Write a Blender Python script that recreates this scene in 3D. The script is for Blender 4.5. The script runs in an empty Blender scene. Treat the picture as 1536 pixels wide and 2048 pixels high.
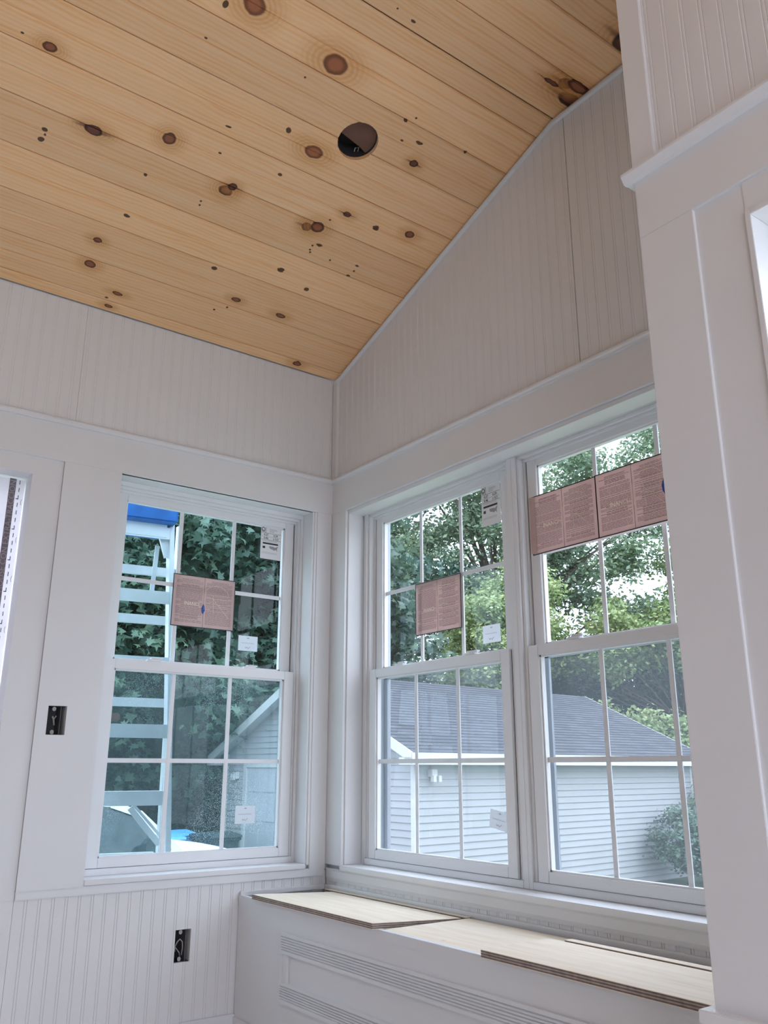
import bpy, bmesh, math, random
import numpy as np
from mathutils import Vector, Matrix
random.seed(7); RNG = np.random.default_rng(11)
sc = bpy.context.scene
COL = sc.collection

# ------------------------------------------------------------------ camera
cam_d = bpy.data.cameras.new('camera'); cam = bpy.data.objects.new('camera', cam_d); COL.objects.link(cam)
cam_d.sensor_fit = 'HORIZONTAL'; cam_d.sensor_width = 36.0; cam_d.lens = 36.0 * 1710.0 / 1536.0
cam_d.clip_start = 0.02; cam_d.clip_end = 300
_r = Vector((0.80546716, -0.59263924, 0.00118059)); _u = Vector((-0.17116011, -0.23071881, 0.95784813)); _f = Vector((0.567386, 0.77171728, 0.28727262))
cam.matrix_world = Matrix(((_r.x, _u.x, -_f.x, -2.09996), (_r.y, _u.y, -_f.y, -3.26511), (_r.z, _u.z, -_f.z, 1.03370), (0, 0, 0, 1)))
sc.camera = cam

# ------------------------------------------------------------------ world: flat overcast sky, brighter overhead
w = bpy.data.worlds.new('overcast'); sc.world = w; w.use_nodes = True
nt = w.node_tree; nt.nodes.clear()
bg = nt.nodes.new('ShaderNodeBackground'); out = nt.nodes.new('ShaderNodeOutputWorld')
tc = nt.nodes.new('ShaderNodeTexCoord'); sx = nt.nodes.new('ShaderNodeSeparateXYZ'); mr = nt.nodes.new('ShaderNodeMapRange')
mr.inputs['From Min'].default_value = -0.05; mr.inputs['From Max'].default_value = 1.0
mr.inputs['To Min'].default_value = 0.72; mr.inputs['To Max'].default_value = 1.75
nt.links.new(tc.outputs['Generated'], sx.inputs[0]); nt.links.new(sx.outputs['Z'], mr.inputs['Value'])
SKY = 4.0
ml = nt.nodes.new('ShaderNodeMath'); ml.operation = 'MULTIPLY'; ml.inputs[1].default_value = SKY
nt.links.new(mr.outputs[0], ml.inputs[0]); nt.links.new(ml.outputs[0], bg.inputs['Strength'])
bg.inputs['Color'].default_value = (0.80, 0.885, 1.09, 1)
nt.links.new(bg.outputs[0], out.inputs[0])
sc.view_settings.view_transform = 'Standard'; sc.view_settings.look = 'None'
sc.view_settings.gamma = 1.0; sc.view_settings.use_curve_mapping = False
sc.view_settings.exposure = 0.14

# daylight portals in the openings behind the camera (sampling guides for the sky only)
def portal(loc, rot, sx_, sy_):
    l = bpy.data.lights.new('portal', 'AREA'); l.shape = 'RECTANGLE'; l.size = sx_; l.size_y = sy_
    l.cycles.is_portal = True
    o = bpy.data.objects.new('daylight_portal', l); COL.objects.link(o); o.location = loc; o.rotation_euler = rot
PI = math.pi
portal((-2.15, -5.42, 1.2), (PI/2, 0, 0), 2.7, 2.35)          # faces +y (into the room)
          # faces +x
portal((-0.46, -3.4, 1.38), (0, PI/2, 0), 1.45, 1.75)         # jut window, faces -x

# ------------------------------------------------------------------ materials
MATS = {}
def newmat(name):
    m = bpy.data.materials.new(name); m.use_nodes = True; m.node_tree.nodes.clear()
    N = m.node_tree.nodes; L = m.node_tree.links
    o = N.new('ShaderNodeOutputMaterial'); b = N.new('ShaderNodeBsdfPrincipled'); L.new(b.outputs[0], o.inputs[0])
    MATS[name] = m
    return m, N, L, b, o
def rgb(c): return (c[0], c[1], c[2], 1)
def plain(name, col, rough=0.5, metal=0.0, var=0.04, scale=6.0, bump=0.0, bscale=200.0, spec=0.5):
    m, N, L, b, o = newmat(name)
    b.inputs['Roughness'].default_value = rough; b.inputs['Metallic'].default_value = metal
    b.inputs['Specular IOR Level'].default_value = spec
    t = N.new('ShaderNodeTexCoord'); n = N.new('ShaderNodeTexNoise'); n.inputs['Scale'].default_value = scale; n.inputs['Detail'].default_value = 4
    L.new(t.outputs['Object'], n.inputs['Vector'])
    r = N.new('ShaderNodeValToRGB'); r.color_ramp.elements[0].position = 0.3; r.color_ramp.elements[1].position = 0.7
    r.color_ramp.elements[0].color = rgb([x*(1-var) for x in col]); r.color_ramp.elements[1].color = rgb([min(1, x*(1+var)) for x in col])
    L.new(n.outputs['Fac'], r.inputs[0]); L.new(r.outputs[0], b.inputs['Base Color'])
    if bump > 0:
        n2 = N.new('ShaderNodeTexNoise'); n2.inputs['Scale'].default_value = bscale; n2.inputs['Detail'].default_value = 3
        L.new(t.outputs['Object'], n2.inputs['Vector'])
        bp = N.new('ShaderNodeBump'); bp.inputs['Strength'].default_value = bump; bp.inputs['Distance'].default_value = 0.001
        L.new(n2.outputs['Fac'], bp.inputs['Height']); L.new(bp.outputs[0], b.inputs['Normal'])
    return m
trim_paint = plain('white_trim_paint', (0.80, 0.80, 0.81), 0.42, var=0.012, scale=3, bump=0.15, bscale=60)
bead_paint = plain('primed_beadboard', (0.80, 0.79, 0.79), 0.55, var=0.015, scale=3, bump=0.2, bscale=90)
vinyl = plain('white_vinyl', (0.82, 0.82, 0.83), 0.35, var=0.008)
black_gap = plain('gap_shade', (0.03, 0.03, 0.035), 0.7)  # black strips fill the sash gaps in place of their shade
far_wall = plain('dark_far_wall', (0.26, 0.25, 0.26), 0.7)  # unseen wall, darkened to cut the light it throws on the near wall
wall_core = plain('wall_core', (0.7, 0.7, 0.7), 0.8)
ext_siding = plain('own_house_siding', (0.62, 0.64, 0.66), 0.6)
ext_frame = plain('shade_grey_frame', (0.34, 0.37, 0.41), 0.5)  # grey holds the shade on the outer half of the vinyl frame
grid_mat = plain('white_grid', (0.80, 0.81, 0.83), 0.4, var=0.01)
floor_mat = plain('subfloor_plywood', (0.70, 0.63, 0.53), 0.75, var=0.12, scale=4)
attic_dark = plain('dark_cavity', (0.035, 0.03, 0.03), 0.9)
joist_mat = plain('brown_board', (0.17, 0.085, 0.06), 0.8, var=0.08, scale=20)
box_black = plain('black_plastic', (0.022, 0.022, 0.026), 0.45)
box_grey = plain('grey_box_side', (0.12, 0.11, 0.11), 0.6)
tab_mat = plain('screw_tab', (0.42, 0.41, 0.41), 0.5)
wire_mat = plain('wire_sheath', (0.45, 0.42, 0.40), 0.5)
ply_edge_dark = plain('ply_dark_layer', (0.20, 0.14, 0.115), 0.8, var=0.25, scale=60)
ply_edge_light = plain('ply_light_layer', (0.46, 0.40, 0.36), 0.8, var=0.2, scale=60)
alu = plain('ladder_aluminium', (0.72, 0.74, 0.78), 0.38, metal=0.55, var=0.06, scale=8)
blue_cap = plain('blue_plastic', (0.008, 0.12, 0.42), 0.5, var=0.25, scale=12)
lbl_white = plain('label_white', (0.82, 0.82, 0.83), 0.5, var=0.01)
def papery(name, col, tr):
    m = plain(name, col, 0.5, var=0.01); N = m.node_tree.nodes; L = m.node_tree.links
    o = [n for n in N if n.type == 'OUTPUT_MATERIAL'][0]; b = [n for n in N if n.type == 'BSDF_PRINCIPLED'][0]
    t = N.new('ShaderNodeBsdfTranslucent'); t.inputs[0].default_value = rgb(col); mx = N.new('ShaderNodeMixShader'); mx.inputs[0].default_value = tr
    L.new(b.outputs[0], mx.inputs[1]); L.new(t.outputs[0], mx.inputs[2]); L.new(mx.outputs[0], o.inputs[0]); return m
small_paper = papery('small_sticker_paper', (0.85, 0.87, 0.90), 0.4)
lbl_ink = plain('label_ink', (0.03, 0.03, 0.035), 0.6)
lbl_grey = plain('label_grey_ink', (0.33, 0.33, 0.35), 0.6)
lbl_black = plain('film_edge', (0.03, 0.025, 0.03), 0.5)
pink_ink = plain('pink_film_ink', (0.40, 0.26, 0.26), 0.6)
pale_ink = plain('pale_film_mark', (0.93, 0.86, 0.70), 0.5)
paper_ink = plain('small_ink', (0.45, 0.45, 0.47), 0.6)
blue_tape = plain('blue_tape', (0.01, 0.07, 0.32), 0.5)
car_white = plain('car_white', (0.80, 0.82, 0.85), 0.25, var=0.01)
car_glass = plain('car_dark_glass', (0.03, 0.05, 0.055), 0.12, var=0.3, scale=9)
rubber = plain('tyre_rubber', (0.03, 0.03, 0.03), 0.8)
bin_blue = plain('blue_bin', (0.12, 0.42, 0.78), 0.45)
bin_dark = plain('dark_bin', (0.035, 0.06, 0.065), 0.5)
sid_lt = plain("vinyl_siding", (0.355, 0.362, 0.37), 0.6, var=0.03, scale=2)
sid_trim = plain('garage_white_trim', (0.56, 0.56, 0.545), 0.5, var=0.05, scale=5)
door_panel = plain('garage_door_white', (0.46, 0.475, 0.50), 0.5)
soffit = plain('grey_soffit', (0.30, 0.32, 0.33), 0.6)
bark = plain('bark', (0.075, 0.06, 0.05), 0.9, var=0.3, scale=9)
grass = plain('lawn', (0.085, 0.12, 0.05), 0.95, var=0.3, scale=1.5)
concrete = plain('bounce_slab_concrete', (0.52, 0.51, 0.50), 0.85, var=0.06, scale=3)
asphalt = plain('driveway_asphalt', (0.16, 0.165, 0.17), 0.85, var=0.12, scale=3)

def shingle():
    m, N, L, b, o = newmat('asphalt_shingle'); b.inputs['Roughness'].default_value = 0.9
    t = N.new('ShaderNodeTexCoord'); v = N.new('ShaderNodeTexBrick')
    mp = N.new('ShaderNodeMapping'); L.new(t.outputs['UV'], mp.inputs[0])
    v.inputs['Scale'].default_value = 1.0; v.inputs['Brick Width'].default_value = 0.30; v.inputs['Row Height'].default_value = 0.14
    v.inputs['Mortar Size'].default_value = 0.004; v.inputs['Color1'].default_value = (0.040, 0.042, 0.053, 1); v.inputs['Color2'].default_value = (0.068, 0.070, 0.082, 1)
    v.inputs['Mortar'].default_value = (0.025, 0.025, 0.03, 1)
    L.new(mp.outputs[0], v.inputs['Vector']); L.new(v.outputs['Color'], b.inputs['Base Color'])
    return m
shingle_mat = shingle()

def sheet_ply():
    m, N, L, b, o = newmat('birch_plywood_face'); b.inputs['Roughness'].default_value = 0.65
    t = N.new('ShaderNodeTexCoord'); mp = N.new('ShaderNodeMapping'); mp.inputs['Scale'].default_value = (14, 1.2, 1)
    L.new(t.outputs['Object'], mp.inputs[0])
    n = N.new('ShaderNodeTexNoise'); n.inputs['Scale'].default_value = 3; n.inputs['Detail'].default_value = 5; n.inputs['Distortion'].default_value = 0.6
    L.new(mp.outputs[0], n.inputs[0])
    r = N.new('ShaderNodeValToRGB'); r.color_ramp.elements[0].position = 0.32; r.color_ramp.elements[1].position = 0.62
    r.color_ramp.elements[0].color = (0.84, 0.70, 0.53, 1); r.color_ramp.elements[1].color = (0.91, 0.80, 0.65, 1)
    L.new(n.outputs['Fac'], r.inputs[0])
    v = N.new('ShaderNodeTexVoronoi'); v.inputs['Scale'].default_value = 7; v.inputs['Randomness'].default_value = 1
    mp2 = N.new('ShaderNodeMapping'); mp2.inputs['Scale'].default_value = (1.6, 0.8, 1); L.new(t.outputs['Object'], mp2.inputs[0]); L.new(mp2.outputs[0], v.inputs['Vector'])
    mr = N.new('ShaderNodeMapRange'); mr.inputs['From Min'].default_value = 0.02; mr.inputs['From Max'].default_value = 0.07
    mr.inputs['To Min'].default_value = 0.45; mr.inputs['To Max'].default_value = 0.0
    L.new(v.outputs['Distance'], mr.inputs['Value'])
    mx = N.new('ShaderNodeMix'); mx.data_type = 'RGBA'; mx.inputs[7].default_value = (0.45, 0.33, 0.22, 1)
    L.new(mr.outputs[0], mx.inputs[0]); L.new(r.outputs[0], mx.inputs[6]); L.new(mx.outputs[2], b.inputs['Base Color'])
    return m
ply_face = sheet_ply()

def glass(name, tint, spec=0.06, drops=0.0):
    m = bpy.data.materials.new(name); m.use_nodes = True; N = m.node_tree.nodes; L = m.node_tree.links; N.clear()
    o = N.new('ShaderNodeOutputMaterial'); tr = N.new('ShaderNodeBsdfTransparent'); tr.inputs[0].default_value = rgb(tint)
    g = N.new('ShaderNodeBsdfGlossy'); g.inputs['Roughness'].default_value = 0.02; g.inputs[0].default_value = (1, 1, 1, 1)
    lw = N.new('ShaderNodeFresnel'); lw.inputs[0].default_value = 1.5
    mx = N.new('ShaderNodeMixShader'); L.new(lw.outputs[0], mx.inputs[0]); L.new(tr.outputs[0], mx.inputs[1]); L.new(g.outputs[0], mx.inputs[2])
    ge = N.new('ShaderNodeNewGeometry'); iv = N.new('ShaderNodeMath'); iv.operation = 'SUBTRACT'; iv.inputs[0].default_value = 1.0; L.new(ge.outputs['Backfacing'], iv.inputs[1])
    ff = N.new('ShaderNodeMath'); ff.operation = 'MULTIPLY'; L.new(iv.outputs[0], ff.inputs[0]); L.new(lw.outputs[0], ff.inputs[1]); f6 = N.new('ShaderNodeMath'); f6.operation = 'MULTIPLY'; f6.inputs[1].default_value = 0.65; L.new(ff.outputs[0], f6.inputs[0]); L.new(f6.outputs[0], mx.inputs[0])
    last = mx
    if drops > 0:
        t = N.new('ShaderNodeTexCoord'); v = N.new('ShaderNodeTexVoronoi'); v.inputs['Scale'].default_value = 230; L.new(t.outputs['Object'], v.inputs['Vector'])
        n = N.new('ShaderNodeTexNoise'); n.inputs['Scale'].default_value = 3.5; n.inputs['Detail'].default_value = 2; L.new(t.outputs['Object'], n.inputs['Vector'])
        th = N.new('ShaderNodeMapRange'); th.inputs['From Min'].default_value = 0.35; th.inputs['From Max'].default_value = 0.65
        th.inputs['To Min'].default_value = 0.02; th.inputs['To Max'].default_value = 0.21; L.new(n.outputs['Fac'], th.inputs['Value'])
        lt = N.new('ShaderNodeMath'); lt.operation = 'LESS_THAN'; L.new(v.outputs['Distance'], lt.inputs[0]); L.new(th.outputs[0], lt.inputs[1])
        ml = N.new('ShaderNodeMath'); ml.operation = 'MULTIPLY'; ml.inputs[1].default_value = drops; L.new(lt.outputs[0], ml.inputs[0])
        d = N.new('ShaderNodeBsdfTranslucent'); d.inputs[0].default_value = (0.85, 0.92, 0.97, 1)
        m2 = N.new('ShaderNodeMixShader'); L.new(ml.outputs[0], m2.inputs[0]); L.new(mx.outputs[0], m2.inputs[1]); L.new(d.outputs[0], m2.inputs[2]); last = m2
    L.new(last.outputs[0], o.inputs[0]); MATS[name] = m
    return m
glass_left = glass('tinted_glass', (0.80, 0.90, 0.90))
glass_left_low = glass('wet_tinted_glass', (0.80, 0.895, 0.90), drops=0.62)
glass_right = glass('clear_glass', (0.935, 0.955, 0.95))

def screen_mat(name, dens, colr):
    m = bpy.data.materials.new(name); m.use_nodes = True; N = m.node_tree.nodes; L = m.node_tree.links; N.clear()
    o = N.new('ShaderNodeOutputMaterial'); tr = N.new('ShaderNodeBsdfTransparent'); d = N.new('ShaderNodeBsdfTranslucent'); d.inputs[0].default_value = rgb(colr)
    mx = N.new('ShaderNodeMixShader'); mx.inputs[0].default_value = dens
    L.new(tr.outputs[0], mx.inputs[1]); L.new(d.outputs[0], mx.inputs[2]); L.new(mx.outputs[0], o.inputs[0]); MATS[name] = m
    return m
screen_l = screen_mat('insect_screen', 0.14, (0.16, 0.21, 0.22))
screen_r = screen_mat('insect_screen_right', 0.16, (0.17, 0.19, 0.21))

def film_pink():
    m, N, L, b, o = newmat('pink_protective_film'); b.inputs['Roughness'].default_value = 0.5
    t = N.new('ShaderNodeTexCoord'); n = N.new('ShaderNodeTexNoise'); n.inputs['Scale'].default_value = 14; L.new(t.outputs['Object'], n.inputs['Vector'])
    r = N.new('ShaderNodeValToRGB'); r.color_ramp.elements[0].color = (0.70, 0.54, 0.51, 1); r.color_ramp.elements[1].color = (0.78, 0.62, 0.59, 1)
    L.new(n.outputs['Fac'], r.inputs[0]); L.new(r.outputs[0], b.inputs['Base Color'])
    tl = N.new('ShaderNodeBsdfTranslucent'); L.new(r.outputs[0], tl.inputs[0])
    mx = N.new('ShaderNodeMixShader'); mx.inputs[0].default_value = 0.4; L.new(b.outputs[0], mx.inputs[1]); L.new(tl.outputs[0], mx.inputs[2]); L.new(mx.outputs[0], o.inputs[0])
    return m
pink_film = film_pink()
def wrap_m(name, c):
    m, N, L, b, o = newmat(name); b.inputs['Roughness'].default_value = 0.45
    t = N.new('ShaderNodeTexCoord'); n = N.new('ShaderNodeTexNoise'); n.inputs['Scale'].default_value = 9; n.inputs['Detail'].default_value = 6; L.new(t.outputs['Object'], n.inputs['Vector'])
    r = N.new('ShaderNodeValToRGB'); r.color_ramp.elements[0].position = .3; r.color_ramp.elements[1].position = .7
    r.color_ramp.elements[0].color = rgb([x*.86 for x in c]); r.color_ramp.elements[1].color = rgb(c)
    L.new(n.outputs['Fac'], r.inputs[0]); L.new(r.outputs[0], b.inputs['Base Color'])
    bp = N.new('ShaderNodeBump'); bp.inputs['Strength'].default_value = .4; bp.inputs['Distance'].default_value = .01; L.new(n.outputs['Fac'], bp.inputs['Height']); L.new(bp.outputs[0], b.inputs['Normal'])
    tl = N.new('ShaderNodeBsdfTranslucent'); L.new(r.outputs[0], tl.inputs[0])
    mx = N.new('ShaderNodeMixShader'); mx.inputs[0].default_value = 0.45; L.new(b.outputs[0], mx.inputs[1]); L.new(tl.outputs[0], mx.inputs[2]); L.new(mx.outputs[0], o.inputs[0])
    return m
wrap_mat = wrap_m('house_wrap', (0.83, 0.78, 0.82)); wrap_band = wrap_m('house_wrap_band', (0.36, 0.32, 0.35)); wrap_text = wrap_m('house_wrap_text', (0.70, 0.65, 0.69))

def leaf_mat(name, c0, c1, c2, trans=0.35):
    m, N, L, b, o = newmat(name); b.inputs['Roughness'].default_value = 0.42; b.inputs['Specular IOR Level'].default_value = 0.5
    a = N.new('ShaderNodeAttribute'); a.attribute_name = 'tint'
    r = N.new('ShaderNodeValToRGB'); e = r.color_ramp.elements; e[0].color = rgb(c0); e[1].color = rgb(c2); e.new(0.55).color = rgb(c1)
    L.new(a.outputs['Fac'], r.inputs[0]); L.new(r.outputs[0], b.inputs['Base Color'])
    tl = N.new('ShaderNodeBsdfTranslucent'); L.new(r.outputs[0], tl.inputs[0])
    mx = N.new('ShaderNodeMixShader'); mx.inputs[0].default_value = trans
    L.new(b.outputs[0], mx.inputs[1]); L.new(tl.outputs[0], mx.inputs[2]); L.new(mx.outputs[0], o.inputs[0])
    return m
leaf_maple = leaf_mat('maple_leaf', (0.045, 0.09, 0.065), (0.09, 0.155, 0.11), (0.18, 0.26, 0.16))
leaf_dark = leaf_mat('dark_leaf', (0.055, 0.10, 0.07), (0.10, 0.17, 0.11), (0.17, 0.25, 0.14))
leaf_mid = leaf_mat('mid_leaf', (0.10, 0.165, 0.105), (0.18, 0.265, 0.165), (0.30, 0.38, 0.21), 0.45)
leaf_lime = leaf_mat('yellow_green_leaf', (0.16, 0.24, 0.09), (0.28, 0.36, 0.15), (0.45, 0.49, 0.20))

# knotty pine boards: knots are listed per board in (x, distance up the slope)
def pine(name, knots, tone, seed):
    m, N, L, b, o = newmat(name); b.inputs['Roughness'].default_value = 0.5; b.inputs['Specular IOR Level'].default_value = 0.3
    t = N.new('ShaderNodeTexCoord')
    off = N.new('ShaderNodeVectorMath'); off.operation = 'ADD'; off.inputs[1].default_value = (seed*3.17, seed*1.93, 0); L.new(t.outputs['UV'], off.inputs[0])
    mp = N.new('ShaderNodeMapping'); mp.inputs['Scale'].default_value = (1.3, 26, 1); L.new(off.outputs[0], mp.inputs[0])
    n1 = N.new('ShaderNodeTexNoise'); n1.inputs['Scale'].default_value = 1.6; n1.inputs['Detail'].default_value = 6; n1.inputs['Distortion'].default_value = 0.8; L.new(mp.outputs[0], n1.inputs[0])
    mp3 = N.new('ShaderNodeMapping'); mp3.inputs['Scale'].default_value = (5, 220, 1); L.new(off.outputs[0], mp3.inputs[0])
    n3 = N.new('ShaderNodeTexNoise'); n3.inputs['Scale'].default_value = 1.0; n3.inputs['Detail'].default_value = 3; L.new(mp3.outputs[0], n3.inputs[0])
    mp4 = N.new('ShaderNodeMapping'); mp4.inputs['Scale'].default_value = (0.9, 3.2, 1); L.new(off.outputs[0], mp4.inputs[0])
    wv = N.new('ShaderNodeTexWave'); wv.wave_type = 'BANDS'; wv.bands_direction = 'Y'; wv.inputs['Scale'].default_value = 6; wv.inputs['Distortion'].default_value = 7; wv.inputs['Detail'].default_value = 2; wv.inputs['Detail Scale'].default_value = 0.7
    L.new(mp4.outputs[0], wv.inputs[0])
    s = N.new('ShaderNodeMath'); s.operation = 'MULTIPLY_ADD'; s.inputs[1].default_value = 0.13; L.new(n3.outputs['Fac'], s.inputs[0])
    s0 = N.new('ShaderNodeMath'); s0.operation = 'MULTIPLY'; s0.inputs[1].default_value = 0.52; L.new(n1.outputs['Fac'], s0.inputs[0]); L.new(s0.outputs[0], s.inputs[2])
    s2 = N.new('ShaderNodeMath'); s2.operation = 'MULTIPLY_ADD'; s2.inputs[1].default_value = 0.16; L.new(wv.outputs['Fac'], s2.inputs[0]); L.new(s.outputs[0], s2.inputs[2])
    r = N.new('ShaderNodeValToRGB'); e = r.color_ramp.elements
    a, bb, c = (0.84, 0.43, 0.17), (0.94, 0.575, 0.295), (0.95, 0.65, 0.39)
    e[0].position = 0.14; e[0].color = rgb([x*tone for x in a]); e[1].position = 0.58; e[1].color = rgb([x*tone for x in c]); e.new(0.36).color = rgb([x*tone for x in bb])
    L.new(s2.outputs[0], r.inputs[0]); cur = r.outputs[0]
    if knots:
        nz = N.new('ShaderNodeTexNoise'); nz.inputs['Scale'].default_value = 28; nz.inputs['Detail'].default_value = 3; L.new(t.outputs['UV'], nz.inputs['Vector'])
        w1 = N.new('ShaderNodeVectorMath'); w1.operation = 'SUBTRACT'; w1.inputs[1].default_value = (.5, .5, .5); L.new(nz.outputs['Color'], w1.inputs[0])
        w2 = N.new('ShaderNodeVectorMath'); w2.operation = 'SCALE'; w2.inputs['Scale'].default_value = 0.012; L.new(w1.outputs[0], w2.inputs[0])
        w3 = N.new('ShaderNodeVectorMath'); w3.operation = 'ADD'; L.new(w2.outputs[0], w3.inputs[0]); L.new(t.outputs['UV'], w3.inputs[1])
        def mix(cur, fac, col):
            mx = N.new('ShaderNodeMix'); mx.data_type = 'RGBA'; L.new(fac, mx.inputs[0]); L.new(cur, mx.inputs[6])
            if isinstance(col, tuple): mx.inputs[7].default_value = rgb(col)
            else: L.new(col, mx.inputs[7])
            return mx.outputs[2]
        def rng(src, a0, a1, b0, b1):
            q = N.new('ShaderNodeMapRange'); q.interpolation_type = 'SMOOTHSTEP'
            q.inputs['From Min'].default_value = a0; q.inputs['From Max'].default_value = a1; q.inputs['To Min'].default_value = b0; q.inputs['To Max'].default_value = b1
            L.new(src, q.inputs['Value']); return q.outputs[0]
        for (kx, ks, ka, kb, kt) in knots:
            src = w3.outputs[0] if ka > 0.009 else t.outputs['UV']
            d0 = N.new('ShaderNodeVectorMath'); d0.operation = 'SUBTRACT'; d0.inputs[1].default_value = (kx, ks, 0); L.new(src, d0.inputs[0])
            def dist(ax, bx):
                q = N.new('ShaderNodeVectorMath'); q.operation = 'MULTIPLY'; q.inputs[1].default_value = (1/ax, 1/bx, 0); L.new(d0.outputs[0], q.inputs[0])
                l = N.new('ShaderNodeVectorMath'); l.operation = 'LENGTH'; L.new(q.outputs[0], l.inputs[0]); return l.outputs['Value']
            dd = dist(ka, kb)
            if kt != 'd':
                dh = dist(ka*1.25, kb*1.1)
                rs = N.new('ShaderNodeMath'); rs.operation = 'SINE'; rm = N.new('ShaderNodeMath'); rm.operation = 'MULTIPLY'; rm.inputs[1].default_value = 17
                L.new(dh, rm.inputs[0]); L.new(rm.outputs[0], rs.inputs[0])
                rf = N.new('ShaderNodeMath'); rf.operation = 'MULTIPLY_ADD'; rf.inputs[1].default_value = 0.14; rf.inputs[2].default_value = 0.46; L.new(rs.outputs[0], rf.inputs[0])
                hm = N.new('ShaderNodeMath'); hm.operation = 'MULTIPLY'; L.new(rf.outputs[0], hm.inputs[0]); L.new(rng(dh, 0.9, 3.2, 1.0, 0.0), hm.inputs[1])
                cur = mix(cur, hm.outputs[0], (0.62*tone, 0.27*tone, 0.07*tone))
            if kt == 'e':
                de = dist(ka*3.0, kb*0.45); cur = mix(cur, rng(de, 0.35, 1.0, 0.75, 0.0), (0.13, 0.05, 0.025))
            core = {'o': (0.40, 0.15, 0.07), 'r': (0.30, 0.11, 0.055), 'e': (0.17, 0.06, 0.04), 'd': (0.14, 0.06, 0.03)}[kt]
            edge = {'o': (0.17, 0.055, 0.025), 'r': (0.075, 0.022, 0.012), 'e': (0.03, 0.012, 0.01), 'd': (0.07, 0.028, 0.014)}[kt]
            cur = mix(cur, rng(dd, 0.92, 1.12, 0.93, 0.0), edge)
            if kt != 'd': cur = mix(cur, rng(dd, 0.5, 0.82, 1.0, 0.0), core)
    L.new(cur, b.inputs['Base Color'])
    bp = N.new('ShaderNodeBump'); bp.inputs['Strength'].default_value = 0.08; bp.inputs['Distance'].default_value = 0.001; L.new(n3.outputs['Fac'], bp.inputs['Height']); L.new(bp.outputs[0], b.inputs['Normal'])
    return m

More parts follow.
